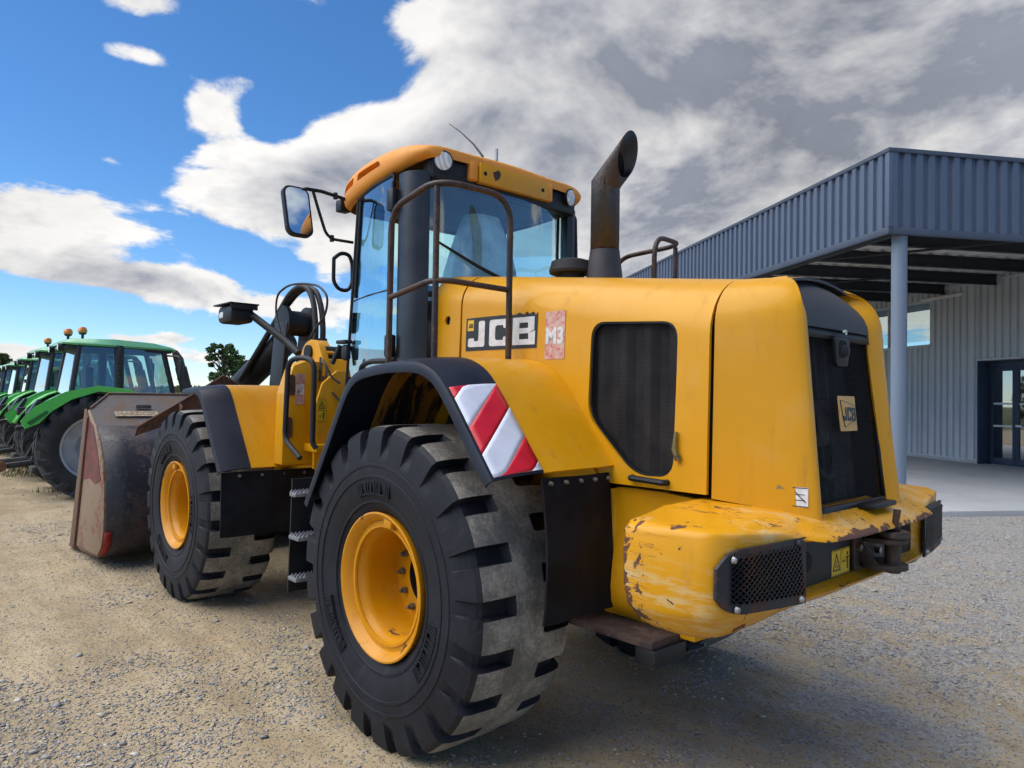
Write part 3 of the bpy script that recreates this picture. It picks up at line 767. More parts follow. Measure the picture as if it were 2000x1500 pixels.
# ------------------------------------------------------------------ trees
def leaf_mat(name, a, b_):
    m, t, bs = principled(name, a, 0.6, spec=0.25)
    gi = t.new('ShaderNodeNewGeometry')
    n = t.noise(ocoord(t), 0.7, 3, 0.5)
    t.put(bs.inputs['Base Color'], t.mix(t.math('ADD', t.math('MULTIPLY', gi.outputs['Random Per Island'], 0.6), t.math('MULTIPLY', n, 0.4)), (*a, 1), (*b_, 1)))
    bs.inputs['Subsurface Weight'].default_value = 0.0
leaf_mat('leaf_green', (0.030, 0.060, 0.018), (0.12, 0.185, 0.055)); leaf_mat('leaf_olive', (0.04, 0.06, 0.02), (0.15, 0.165, 0.06)); leaf_mat('grass', (0.05, 0.07, 0.02), (0.16, 0.16, 0.06))
plain('bark', (0.07, 0.055, 0.04), 0.9, 0, 0.4, 8, bmp=0.6, bscale=12)
def tree(name, loc, h, w, seed, leaf='leaf_green', nleaf=9000, base=0.25, ls=0.16):
    rr = np.random.RandomState(seed)
    t_ = empty(name, loc)
    g = G(); g.tube([(0, 0, -0.2), (0.05 * h * .3, 0.02, h * .3), (0.02 * h, -0.03 * h, h * .85)], [0.035 * h, 0.026 * h, 0.006 * h], 9)
    clumps = []
    for k in range(46):
        z = base * h + (1 - base) * h * rr.rand() ** 0.8 * 0.95; a = rr.rand() * 6.283
        f = math.sin(math.pi * min(1, max(0.06, (z / h - base + 0.12) / (1.16 - base)))) ** 0.6
        rad = w / 2 * f * (0.45 + 0.55 * rr.rand())
        p = Vector((rad * math.cos(a), rad * math.sin(a), z)); clumps.append((p, w * (0.055 + 0.075 * rr.rand())))
        z0 = max(h * .2, z - rad * 0.9)
        g.tube([(0.02 * z0, 0, z0), (p.x * .5, p.y * .5, z0 + (z - z0) * .6), p], [0.014 * h, 0.008 * h, 0.003 * h], 6)
    g.build('trunk', 'bark', t_)
    n = nleaf; k = rr.randint(0, len(clumps), n); C_ = np.array([q[0] for q in clumps])[k]; S_ = np.array([q[1] for q in clumps])[k]
    dirs = rr.randn(n, 3); dirs /= np.linalg.norm(dirs, axis=1)[:, None]
    P = C_ + dirs * (S_ * rr.rand(n) ** 0.45)[:, None] * np.array([1, 1, 0.75])
    q1 = rr.randn(n, 3); q1 /= np.linalg.norm(q1, axis=1)[:, None]; q2 = np.cross(q1, rr.randn(n, 3)); q2 /= np.linalg.norm(q2, axis=1)[:, None]
    sz = ls * (0.6 + 0.8 * rr.rand(n))[:, None]
    V = np.stack([P - q1 * sz, P + q2 * sz * .55, P + q1 * sz, P - q2 * sz * .55], 1).reshape(-1, 3)
    link_fast('crown', V, 4, leaf, t_)
    return t_
def link_fast(name, V, k, mat, parent=None):
    me = bpy.data.meshes.new(name); n = len(V)
    me.vertices.add(n); me.vertices.foreach_set('co', V.astype(np.float32).ravel())
    me.loops.add(n); me.loops.foreach_set('vertex_index', np.arange(n, dtype=np.int32))
    me.polygons.add(n // k); me.polygons.foreach_set('loop_start', np.arange(0, n, k, dtype=np.int32))
    me.update(calc_edges=True); me.materials.append(MATS[mat])
    o = bpy.data.objects.new(name, me); COL.objects.link(o)
    if parent: o.parent = parent
    return o
tag(tree('tree', (81.79, -28.32, 0.0), 7.6, 4.6, 3, nleaf=8000, ls=0.15), 'leafy green tree standing alone behind the loader bucket', 'tree', 'trees beyond the yard')
tag(tree('tree', (87.08, -31.43, 0.0), 6.6, 5.0, 5, nleaf=6000, ls=0.15), 'lower green tree growing against the right of the lone tree', 'tree', 'trees beyond the yard')
tag(tree('tree', (60.70, -3.95, 0.0), 4.4, 5.0, 8, 'leaf_olive', 7000, 0.05, 0.12), 'olive green bushy tree at the left edge behind the tractors', 'tree', 'trees beyond the yard')
tag(tree('tree', (72.87, -2.47, 0.0), 5.2, 6.0, 9, 'leaf_olive', 5000, 0.05, 0.14), 'olive tree outside the left edge beyond the row of tractors', 'tree', 'trees beyond the yard')
# far hedge line on the horizon
rr = np.random.RandomState(5); n = 26000
dd = 170 + rr.rand(n) * 25; ll = (rr.rand(n) * 2 - 1) * 0.95
X = -3.087 + dd * (math.cos(CY) + ll * math.sin(CY)); Y = 3.199 + dd * (math.sin(CY) - ll * math.cos(CY))
Z = (1.2 + 2.6 * vnoise(X, Y, 0.06, 4)) * rr.rand(n) ** 0.6
q1 = rr.randn(n, 3); q1 /= np.linalg.norm(q1, axis=1)[:, None]; q2 = np.cross(q1, rr.randn(n, 3)); q2 /= np.linalg.norm(q2, axis=1)[:, None]
P = np.stack([X, Y, Z], 1); s_ = (0.5 + 0.7 * rr.rand(n))[:, None]
hd = link_fast('hedge', np.stack([P - q1 * s_, P + q2 * s_ * .6, P + q1 * s_, P - q2 * s_ * .6], 1).reshape(-1, 3), 4, 'leaf_olive')
hd['kind'] = 'stuff'; hd['label'] = 'low dark hedge line along the far horizon'; hd['category'] = 'hedge'
# weeds round the tractors
n = 7000; dd = 12.2 + rr.rand(n) * 9; ll = -0.78 + rr.rand(n) * 0.22
X = -3.087 + dd * (math.cos(CY) + ll * math.sin(CY)); Y = 3.199 + dd * (math.sin(CY) - ll * math.cos(CY))
kp = vnoise(X, Y, 0.9, 9) > 0.52; X, Y = X[kp], Y[kp]; n = len(X)
a = rr.rand(n) * 6.283; hh = 0.05 + 0.10 * rr.rand(n); P = np.stack([X, Y, ground_h(X, Y)], 1); dv = np.stack([np.cos(a), np.sin(a), 0 * a], 1)
tip = P + np.stack([0.4 * hh * np.sin(a), 0.4 * hh * np.cos(a), hh], 1)
gr = link_fast('grass', np.stack([P - dv * 0.008, P + dv * 0.008, tip], 1).reshape(-1, 3), 3, 'grass')
gr['kind'] = 'stuff'; gr['label'] = 'sparse green weeds on the ground beneath the tractors'; gr['category'] = 'grass'


# ================================================================== the wheel loader
LD = empty('wheel_loader', (0, 0, 0))
tag(LD, 'big yellow wheel loader with black fenders and dark steel bucket parked on gravel', 'wheel loader')
def part(g, name, mats, smooth=35, parent=None): return g.build(name, mats, parent or LD, smooth)
def both(o):
    c = mirror_y(o); c.parent = o.parent; return c

# ------------------------------------------------------------------ wheels
RT, WB, AXZ = 0.80, 3.316, 0.766
def tyre_mesh():
    # profile over the tyre from outer bead to inner bead: (radius, y, groove depth weight, side, is tread)
    hw = 0.300
    half = [(0.345, 0.235), (0.372, 0.262), (0.43, 0.284), (0.50, 0.297), (0.565, 0.302), (0.612, 0.300), (0.640, 0.297), (0.690, 0.293), (0.735, 0.288), (0.768, 0.280), (0.788, 0.262), (0.796, 0.225), (0.799, 0.17), (0.800, 0.105), (0.8005, 0.085), (0.801, 0.03)]
    dw = [0, 0, 0, 0, 0, 0, 0.0, 0.55, 1, 1, 1, 1, 1, 1, 0.0, 0.0]
    prof = [(r, y, w, 1) for (r, y), w in zip(half, dw)] + [(r, -y, w, -1) for (r, y), w in zip(half[::-1], dw[::-1])]
    np_ = 22; pit = 2 * math.pi / np_
    # column angles inside a pitch
    ga, gb = 0.60, 0.975
    cols = []
    for k in range(np_):
        fr = sorted({0.0, 0.12, 0.30, ga, ga + 0.035, gb - 0.035, gb, (ga - .5) % 1, (ga - .465) % 1, (gb - .535) % 1, (gb - .5) % 1, 0.2, 0.78})
        cols += [(k + f) * pit for f in fr]
    def groove(a, side):
        f = (a / pit + (0.0 if side > 0 else 0.5)) % 1.0
        if f <= ga or f >= gb: return 0.0
        if f < ga + 0.034: return (f - ga) / 0.034
        if f > gb - 0.034: return (gb - f) / 0.034
        return 1.0
    V = []; nc = len(cols)
    for (r, y, w, s) in prof:
        for a in cols:
            g_ = groove(a, s) * w
            rr, yy = r, y
            if g_ > 0:
                if r > 0.795: rr -= 0.042 * g_
                else:
                    rr -= 0.036 * g_; yy -= s * 0.022 * g_
            if rr > 0.6: rr += 0.0035 * (mnoise.noise(Vector((math.cos(a) * 4, math.sin(a) * 4, y * 6))))
            V.append((rr * math.cos(a), yy, rr * math.sin(a)))
    Fc = []; ms = []
    for i in range(len(prof) - 1):
        tread = min(prof[i][0], prof[i + 1][0]) > 0.782
        s = prof[i][3]
        for k in range(nc):
            k2 = (k + 1) % nc
            Fc.append((i * nc + k, i * nc + k2, (i + 1) * nc + k2, (i + 1) * nc + k))
            mid = cols[k] + ((cols[k2] - cols[k]) % (2 * math.pi)) / 2
            ms.append(1 if tread and not (groove(mid, s) * prof[i][2] > 0.05) else 0)
    return V, Fc, ms
V, Fc, ms = tyre_mesh()
wheel0 = empty('rear_wheel', (0, 0.985, AXZ), 0, LD)
tyre = link_mesh('tyre', V, Fc, ['tyre_side', 'tyre_tread'], wheel0, 28, ms)
# rings moulded in the sidewall
g = G()
for rr_, y_ in ((0.545, 0.3015), (0.60, 0.3005), (0.42, 0.282)):
    g.lathe([(rr_ - 0.010, y_ - 0.004), (rr_ - 0.006, y_ + 0.004), (rr_ + 0.006, y_ + 0.004), (rr_ + 0.010, y_ - 0.004)], 96)
part(g, 'sidewall_ring', 'tyre_side', 40, wheel0)
g = G(); Yf = 0.285
g.lathe([(0.352, Yf - .05), (0.366, Yf - 0.010), (0.366, Yf - 0.002), (0.358, Yf), (0.340, Yf - .012), (0.325, Yf - .035), (0.318, Yf - .048)], 72)
part(g, 'rim_flange', 'yellow_rim', 30, wheel0)
g = G(); g.lathe([(0.318, Yf - .046), (0.300, Yf - .046), (0.298, Yf - .040), (0.286, Yf - .040), (0.283, Yf - .052)], 72)
part(g, 'lock_ring', 'yellow_rim', 25, wheel0)
g = G(); g.lathe([(0.3, Yf - .055), (0.284, Yf - .055), (0.276, Yf - .075), (0.268, Yf - .085), (0.262, Yf - .12), (0.262, Yf - .26), (0.254, Yf - .285), (0.145, Yf - .29), (0.14, Yf - .33), (0.0, Yf - .33)], 72, mis=[0] * 7 + [1, 1])
part(g, 'rim', ['yellow_rim', 'hole_black'], 30, wheel0)
for k in range(12):
    a = 2 * math.pi * k / 12
    g = G(); g.tube([(0.195 * math.cos(a), Yf - .291, 0.195 * math.sin(a)), (0.195 * math.cos(a), Yf - .265, 0.195 * math.sin(a))], 0.018, 6)
    g.tube([(0.195 * math.cos(a), Yf - .266, 0.195 * math.sin(a)), (0.195 * math.cos(a), Yf - .245, 0.195 * math.sin(a))], 0.010, 6)
    part(g, 'wheel_bolt', 'bolt_steel', 30, wheel0)
g = G(); g.box((0.30, Yf - .05, -0.035), (0.352, Yf - .012, 0.035), 0.008); vb = part(g, 'valve_block', 'yellow_rim', 30, wheel0)
vb.rotation_euler = (0, R(-100), 0)
def wheel_at(x, y, side, name, spin):
    w = copy_tree(wheel0, LD); w.name = name
    w.location = (x, y, AXZ); w.rotation_euler = (0, R(spin), 0 if side > 0 else math.pi)
    return w
wheel_at(0, -0.985, -1, 'rear_wheel', 5); fw = wheel_at(WB, 0.915, 1, 'front_wheel', 24); wheel_at(WB, -0.915, -1, 'front_wheel', 40)
MK = []                                   # worn raised marks on the sidewall, too rubbed to read
for a0 in (70, 190, 310):
    g = G()
    for k in range(7):
        a = R(a0 + k * 5.2); w_ = 1.6 + 0.9 * ((k * 37) % 3) / 2
        for r0, r1 in ((0.455, 0.462), (0.515, 0.522)):
            V_ = [(r_ * math.cos(a + R(q_)), y_, r_ * math.sin(a + R(q_))) for y_ in (0.288, 0.302) for r_, q_ in ((r0, -w_), (r0, w_), (r1, w_), (r1, -w_))]
            g.add(V_, [(0, 1, 2, 3), (7, 6, 5, 4), (0, 4, 5, 1), (1, 5, 6, 2), (2, 6, 7, 3), (3, 7, 4, 0)])
        for q_ in (-w_, w_) if k % 2 else (-w_, 0.0, w_):
            V_ = [(r_ * math.cos(a + R(q_ + e_)), y_, r_ * math.sin(a + R(q_ + e_))) for y_ in (0.288, 0.302) for r_, e_ in ((0.455, -.4), (0.455, .4), (0.522, .4), (0.522, -.4))]
            g.add(V_, [(0, 1, 2, 3), (7, 6, 5, 4), (0, 4, 5, 1), (1, 5, 6, 2), (2, 6, 7, 3), (3, 7, 4, 0)])
    MK.append(part(g, 'sidewall_mark', 'tyre_side', 20, wheel0))
for w_ in [q for q in LD.children if q.name.split('.')[0] in ('front_wheel', 'rear_wheel') and q is not wheel0]:
    for mk in MK: c_ = mk.copy(); COL.objects.link(c_); c_.parent = w_
# axles
g = G(); g.tube([(0, -0.75, AXZ), (0, 0.75, AXZ)], 0.16, 18); part(g, 'rear_axle', 'yellow_worn')
g = G(); g.tube([(WB, -0.7, AXZ), (WB, 0.7, AXZ)], 0.16, 18); part(g, 'front_axle', 'yellow_worn')

# ------------------------------------------------------------------ chassis under the hood
g = G(); g.box((-1.38, -0.42, 0.80), (0.75, 0.42, 1.28), 0.03); part(g, 'rear_chassis', 'yellow_worn')
g = G(); g.box((0.751, -0.28, 0.55), (1.55, 0.28, 1.15), 0.05); part(g, 'articulation_joint', 'black_matt')
g = G(); g.box((1.60, -0.46, 0.60), (3.6, 0.46, 1.15), 0.04); part(g, 'front_chassis', 'yellow_worn')
g = G(); g.box((-0.30, -0.34, 1.281), (0.9, 0.34, 1.75), 0.03); part(g, 'engine_bay', 'black_matt')

# ------------------------------------------------------------------ hood
def hood_sec(x, w, top, bot, r, crown=0.03, n=9, y0=None):
    """half section from the lower edge up the side, round the shoulder, to the middle"""
    out = [(x, w + 0.012, bot), (x, w + 0.010, bot + (top - r - bot) * .33), (x, w + 0.004, bot + (top - r - bot) * .66), (x, w, top - r)]
    for k in range(1, n + 1):
        a = R(90 * k / n); out.append((x, w - r + r * math.cos(a), top - r + r * math.sin(a)))
    lim = 0.0 if y0 is None else y0
    ym = w - r
    for k in range(1, 5):
        u = k / 4; yy = ym + (lim - ym) * u; out.append((x, yy, top + crown * (1 - (yy / ym) ** 2)))
    return out
def top_at(x): return 2.415 + 0.118 * x if x > -1.4 else 2.25 + (x + 1.4) * 0.13
def full(sec): return sec + [(x, -y, z) for x, y, z in sec[-2::-1]]
def hood_panel(name, xs, w=0.57, bot=1.31, mat='yellow', rs=None):
    g = G(); rows = [full(hood_sec(x, w if not callable(w) else w(x), top_at(x), bot if not callable(bot) else bot(x), 0.20 + 0.05 * max(0, -x) )) for x in xs]
    g.grid(rows); o = part(g, name, mat, 40); solidify(o, 0.016); return o
hf = hood_panel('hood_front_panel', [0.53, 0.40, 0.262], bot=1.80)
hm = hood_panel('hood', [0.246, 0.1, -0.2, -0.5, -0.8, -1.1, -1.3, -1.418], bot=lambda x: 1.32)
# the front panel slopes back to the cab at its upper corner
bake(hf); bake(hm)
wpoly = round_poly([(-0.765, 2.085), (-1.262, 2.055), (-1.253, 1.375), (-1.035, 1.365), (-0.752, 1.63)], 0.085, 6)
for s in (1, -1):
    gc = G(); gc.prism([(x, 0.40 * s, z) for x, z in wpoly], (0, 0.4 * s, 0)); cut(hm, gc.build('cutter', 'black'), 40)
for s in (1,):
    gc = G(); gc.lathe([(0.0, 0.4), (0.028, 0.4), (0.028, 0.8), (0.0, 0.8)], 20, 'Y', (0.385, 0, 2.17)); cut(hf, gc.build('cutter', 'black'), 40)
for s in (1, -1):
    vent = empty('side_vent', (0, 0, 0), 0, LD)
    # black rubber edge, perforated sheet, ribbed plate behind
    inner = [( -1.03 + (x + 1.03) * 0.965, 1.72 + (z - 1.72) * 0.975) for x, z in wpoly]
    g = G(); n = len(wpoly); V = [(x, 0.5635 * s, z) for x, z in wpoly] + [(x, 0.5635 * s, z) for x, z in inner] + [(x, 0.535 * s, z) for x, z in inner]
    g.add(V, [(i, (i + 1) % n, n + (i + 1) % n, n + i) for i in range(n)] + [(n + i, n + (i + 1) % n, 2 * n + (i + 1) % n, 2 * n + i) for i in range(n)])
    part(g, 'edge_seal', 'black', 30, vent)
    g = G(); g.add([(x, 0.549 * s, z) for x, z in inner], [tuple(range(n))]); part(g, 'perforated_sheet', 'screen', 30, vent)
    g = G(); rows = [[], []]
    for k, x in enumerate(np.arange(-1.30, -0.70, 0.035)):
        dy = 0.025 if (k // 2) % 2 else 0.0
        rows[0].append((x, (0.505 + dy) * s, 1.33)); rows[1].append((x, (0.505 + dy) * s, 2.12))
    g.grid(rows); part(g, 'ribbed_plate', 'radiator', 20, vent)
# plug in the front panel hole
g = G(); g.lathe([(0.0, 0.535), (0.05, 0.535), (0.05, 0.50)], 16, 'Y', (0.385, 0, 2.17)); g.tube([(0.385, 0.53, 2.168), (0.385, 0.552, 2.168)], 0.014, 6); part(g, 'tow_bolt', 'bolt_steel')
# black seams between panels
g = G(); rows = [full(hood_sec(x, 0.553, top_at(x) - 0.02, 1.34, 0.21)) for x in (0.28, 0.235)]; g.grid(rows); part(g, 'seam_seal', 'hole_black')
g = G(); rows = [full(hood_sec(x, 0.532, top_at(x) - 0.02, 1.34, 0.25)) for x in (-1.40, -1.445)]; g.grid(rows); part(g, 'seam_seal', 'hole_black')
# rear corner panels, left and right, wrapping in to the grille
PLAN = [(-1.432, 0.553), (-1.50, 0.532), (-1.57, 0.509), (-1.64, 0.485), (-1.70, 0.464), (-1.755, 0.444), (-1.795, 0.427), (-1.812, 0.419), (-1.823, 0.408), (-1.822, 0.396), (-1.785, 0.348)]
def corner_panel():
    """rows run round the corner from the seam to the grille; each row climbs from the lower edge to the top"""
    rows = []; nu = len(PLAN)
    for k, (x0, y0) in enumerate(PLAN):
        u = k / (nu - 1); row = []
        zb = 1.305 - 0.055 * min(1, u * 1.4); zs = 2.03
        lean = 0.085 * max(0.0, min(1.0, (u - 0.25) / 0.55)); pull = 0.040 * u
        for j in range(8):
            v = j / 7; z = zb + (zs - zb) * v
            row.append((x0 + lean * v, y0 + 0.012 * (1 - v) * (1 - u) - pull * v, z))
        xe, ye = row[-1][0], row[-1][1]
        ztop = 2.246 - 0.020 * u; rad_y = 0.24 * (1 - u) + 0.035 * u; fwd = 0.27 * u ** 1.5
        for j in range(1, 9):
            a = R(90 * j / 8)
            row.append((xe + fwd * (1 - math.cos(a)), ye - rad_y * (1 - math.cos(a)), zs + (ztop - zs) * math.sin(a)))
        rows.append(row)
    return rows
g = G(); rows = corner_panel(); g.grid(rows); cp = part(g, 'hood_corner_panel', 'yellow', 50); solidify(cp, 0.014); bake(cp, 50); both(cp)
# top between the corner panels: yellow forward part then the black cap over the grille
endrow = [r_[-1] for r_ in rows]
g = G(); capr = []
n = 8
edge = [r_[-1] for r_ in rows]                                    # inner top edge of the left corner panel
for i_, e_ in enumerate(edge[:6]):
    capr.append([(e_[0], e_[1] * (1 - 2 * k / n), e_[2] - 0.002 + 0.03 * (1 - (1 - 2 * k / n) ** 2)) for k in range(n + 1)])
g.grid(capr); o = part(g, 'hood_top_panel', 'yellow', 50); solidify(o, 0.012)
lastrow = rows[-1]                                                # rear edge curve of the left corner panel
capr = [capr[-1]]
capr += [[(p_[0] - 0.002, p_[1] * (1 - 2 * k / n), p_[2] - 0.004 + 0.048 * (1 - (1 - 2 * k / n) ** 2) * min(1, (p_[2] - 2.03) / 0.16)) for k in range(n + 1)] for p_ in lastrow[:6:-1]]
capr = [[(x - 0.012 * (1 - (1 - 2 * k / n) ** 2) * (i / len(capr)), y, z) for k, (x, y, z) in enumerate(r_)] for i, r_ in enumerate(capr)]
g = G(); g.grid(capr); o = part(g, 'grille_cap', 'cap_black', 60); solidify(o, 0.012); bake(o, 60)
# grille
def gpt(y, z, inset=0.0):                                         # point on the leaning grille plane
    return (-1.790 + 0.085 * (z - 1.25) / 0.85 + inset - 0.010 * (1 - (y / 0.4) ** 2), y, z)
grl = empty('rear_grille', (0, 0, 0), 0, LD)
g = G(); rows = [[gpt(0.352 * (1 - 2 * k / 10), z, 0.024) for k in range(11)] for z in np.linspace(1.26, 1.99, 12)]
g.grid(rows); part(g, 'perforated_sheet', 'screen', 40, grl)
g = G(); rows = [[], []]
for k, y in enumerate(np.linspace(0.40, -0.40, 33)):
    dx_ = 0.03 if (k // 2) % 2 else 0.0
    rows[0].append((-1.66 + dx_, y, 1.25)); rows[1].append((-1.58 + dx_, y, 2.08))
g.grid(rows); part(g, 'radiator_core', 'radiator', 20, grl)
g = G(); g.box((-1.700, 0.05, 1.52), (-1.63, 0.22, 1.72), 0.02); g.tube([(-1.708, 0.14, 1.62), (-1.64, 0.14, 1.62)], 0.06, 14); part(g, 'fan_motor', 'radiator', 35, grl)
g = G(); g.tube([(-1.68, 0.21, 1.56), (-1.705, 0.22, 1.44), (-1.71, 0.10, 1.37), (-1.70, 0.0, 1.45), (-1.65, 0.0, 1.58)], 0.016, 8, 0.08); part(g, 'fan_hose', 'hose', 35, grl)
for sd in (1, -1):  # black panels added behind the screen so the grille interior reads dark
    part(G().prism([(-1.752, 0.331 * sd, 1.262), (-1.680, 0.331 * sd, 1.985), (-1.54, 0.331 * sd, 1.985), (-1.60, 0.331 * sd, 1.262)], (0, -0.004 * sd, 0)), 'blackout_panel', 'hole_black', 30, grl)
part(G().prism([(-1.752, 0.326, 1.262), (-1.60, 0.326, 1.262), (-1.60, -0.326, 1.262), (-1.752, -0.326, 1.262)], (0, 0, 0.004)), 'blackout_panel', 'hole_black', 30, grl)
part(G().prism([(-1.678, 0.326, 1.985), (-1.54, 0.326, 1.985), (-1.54, -0.326, 1.985), (-1.678, -0.326, 1.985)], (0, 0, 0.004)), 'blackout_panel', 'hole_black', 30, grl)
def strip(pts, w, th, name, mat, parent):
    g = G(); g.tube(pts, w, 8); return part(g, name, mat, 40, parent)
g = G(); rows = []
for z0, z1 in ((1.985, 2.030),):
    rows = [[gpt(0.358 * (1 - 2 * k / 10), z, 0.008) for k in range(11)] for z in (z0, z1)]
g.grid(rows); o = part(g, 'frame_top', 'black', 30, grl); solidify(o, 0.02)
g = G(); g.grid([[gpt(0.358 * (1 - 2 * k / 10), z, 0.008) for k in range(11)] for z in (1.245, 1.285)]); o = part(g, 'frame_bottom', 'black', 30, grl); solidify(o, 0.02)
for s in (1, -1):
    g = G(); g.grid([[gpt(s * y, z, 0.009) for y in (0.358, 0.335)] for z in np.linspace(1.286, 1.984, 6)]); o = part(g, 'frame_side', 'black', 30, grl); solidify(o, 0.02)
# latch cover on the top frame
fr = Vector(gpt(0.02, 1.945, -0.004))
g = G(); g.prism([fr + Vector((0, a_, b_)) for a_, b_ in round_poly([(0.075, 0.05), (-0.075, 0.05), (-0.058, -0.075), (0.058, -0.075)], 0.02)], (0.016, 0, 0), 0.003); lb = part(g, 'latch_plate', 'black', 30, grl)
g = G(); g.prism([fr + Vector((-0.002, a_, b_)) for a_, b_ in rrect(0.07, 0.075, 0.012)], (0.002, 0, 0)); o = part(g, 'latch_pocket', 'hole_black', 30, grl)
g = G(); g.lathe([(0.0, -0.022), (0.020, -0.018), (0.030, 0.0)], 16, 'X', tuple(fr + Vector((-0.002, -0.008, -0.01)))); part(g, 'latch_knob', 'black', 50, grl)
g = G(); g.tube([fr + Vector((-0.004, 0.0, 0.072)), fr + Vector((-0.014, 0.0, 0.072))], 0.013, 10); part(g, 'latch_bolt', 'steel_pin', 30, grl)
g = G(); g.box((-1.875, -0.22, 1.262), (-1.80, 0.03, 1.285), 0.008); part(g, 'pull_handle', 'black', 30, grl)
# badge
bx = gpt(-0.005, 1.665, -0.006)
bf = ((bx[0], 0.045, 1.665), (0, -1, 0), (0.1, 0, 1))
bd = flat('badge', rrect(0.165, 0.150, 0.006), bf, 'badge_orange', grl, 0.004)
def shifted(f, dn): 
    og, rt, up = (Vector(q) for q in f); rt.normalize(); up = (up - rt * up.dot(rt)).normalized(); return (og + rt.cross(up) * dn, rt, up)

# ------------------------------------------------------------------ lettering built from outlines
def letter_polys(ch):
    """block capitals with rounded outer corners on a 1 x 1 cell: list of stroke rectangles"""
    W = 0.27; H = 0.22
    if ch == 'J': return [round_poly([(0.42, 1), (0.42, H), (0.18, H), (0.18, 0.34), (-0.14, 0.34), (-0.14, 0.0), (0.74, 0.0), (0.74, 1)], 0.10)]
    if ch == 'C': return [round_poly([(1, 0.66), (1, 1), (0, 1), (0, 0), (1, 0), (1, 0.34), (0.70, 0.34), (0.70, H), (0.30, H), (0.30, 1 - H), (0.70, 1 - H), (0.70, 0.66)], 0.12)]
    if ch == 'B': return None
def b_letter():
    o = []
    for q in ([(0, 0), (0.31, 0), (0.31, 1), (0, 1)], [(0.31, 1), (0.31, 0.80), (0.72, 0.80), (0.72, 0.60), (0.31, 0.60), (0.31, 0.41), (0.66, 0.41), (1.0, 0.52), (1.0, 1.0)], [(0.31, 0.20), (0.31, 0.0), (1.04, 0.0), (1.04, 0.49), (0.66, 0.409), (0.74, 0.40), (0.74, 0.20)]):
        o.append(q)
    return o
def jcb(parent, frame, w, h, mat, name='logo_letter'):
    og, rt, up = (Vector(q) for q in frame)
    cw = w / 3.42; x = 0.14 * cw
    for ch in 'JCB':
        polys = b_letter() if ch == 'B' else letter_polys(ch)
        rt.normalize(); up = (up - rt * up.dot(rt)).normalized(); nn = rt.cross(up)
        g = G()
        for p_ in polys:
            g.prism([og + rt * (x + a_ * cw) + up * (b_ * h) for a_, b_ in p_], nn * 0.0012)
        g.build(name, mat, parent, 20)
        x += cw * (0.98 if ch == 'J' else 1.16)
# on the badge: lozenge with letters
pts = [(-0.080, 0.052), (-0.045, 0.060), (0.082, 0.045), (0.060, -0.052), (0.020, -0.062), (-0.075, -0.030)]
pts = [(-0.078, 0.055), (0.078, 0.035), (0.078, -0.022), (-0.028, -0.060), (-0.078, -0.028)]
pts = [(-0.072, 0.060), (0.078, 0.034), (0.074, -0.028), (0.010, -0.044), (-0.046, -0.062)]
flat('badge_outline', round_poly(pts, 0.012), shifted(bf, 0.005), 'decal_black', bd, 0.001)
flat('badge_field', round_poly([(a_ * 0.93, b_ * 0.92) for a_, b_ in pts], 0.011), shifted(bf, 0.0065), 'badge_orange', bd, 0.001)
sf = shifted(bf, 0.008); jcb(bd, (sf[0] + sf[1] * -0.056 + sf[2] * -0.030, sf[1] * 1.0 + sf[2] * -0.03, sf[2]), 0.125, 0.058, 'decal_black')

# name plate on the hood side
sidef = ((0.205, 0.5745, 1.978), (-1, 0, -0.012), (0, -0.014, 1))
lg = flat('nameplate', [(0, 0), (0.592, 0.004), (0.596, 0.19), (0.58, 0.176), (0.565, 0.196), (0.53, 0.186), (0.515, 0.199), (0.49, 0.183), (0.455, 0.197), (0.42, 0.187), (0.30, 0.192), (0.0, 0.190)], sidef, 'decal_black', LD, 0.001)
sf = shifted(sidef, 0.0016); jcb(lg, (sf[0] + sf[1] * 0.022 + sf[2] * 0.022, sf[1], sf[2]), 0.575, 0.148, 'decal_white')
flat('corner_badge', rrect(0.055, 0.062, 0.004), (Vector(sf[0]) + sf[1] * 0.043 + sf[2] * 0.147, sf[1], sf[2]), 'decal_yellow', lg, 0.001)
s2 = shifted(sf, 0.0016); jcb(lg, (Vector(s2[0]) + s2[1] * 0.026 + s2[2] * 0.134, s2[1], s2[2]), 0.038, 0.022, 'decal_black')
# faded red sticker with M3
m, t, b = principled('sticker_red', (0.5, 0.05, 0.06), 0.6)
c = ocoord(t); n = t.noise(c, 60, 5, 0.7); n2 = t.noise(c, 14, 3, 0.6)
t.put(b.inputs['Base Color'], t.mix(t.sstep(t.math('ADD', n, t.math('MULTIPLY', n2, 0.5)), 0.52, 0.84), (0.50, 0.075, 0.085, 1), (0.60, 0.40, 0.33, 1)))
def sticker(frame, w, h, parent):
    og, rt, up = (Vector(q) for q in frame)
    s = flat('sticker', [(0, 0), (w, 0), (w, h), (0, h)], frame, 'sticker_red', parent, 0.001)
    f3 = shifted(frame, 0.002); text_mesh('sticker_text', 'M3', h * 0.46, 'decal_white', s, (Vector(f3[0]) + f3[1] * (w / 2) + f3[2] * (h * .47), f3[1], f3[2]), 0.004 * h / 0.245, 0.95 * w / 0.140 * 0.245 / h * 0.96)
sticker(((-0.448, 0.5745, 1.912), (-1, 0, -0.01), (0, -0.012, 1)), 0.140, 0.245, LD)

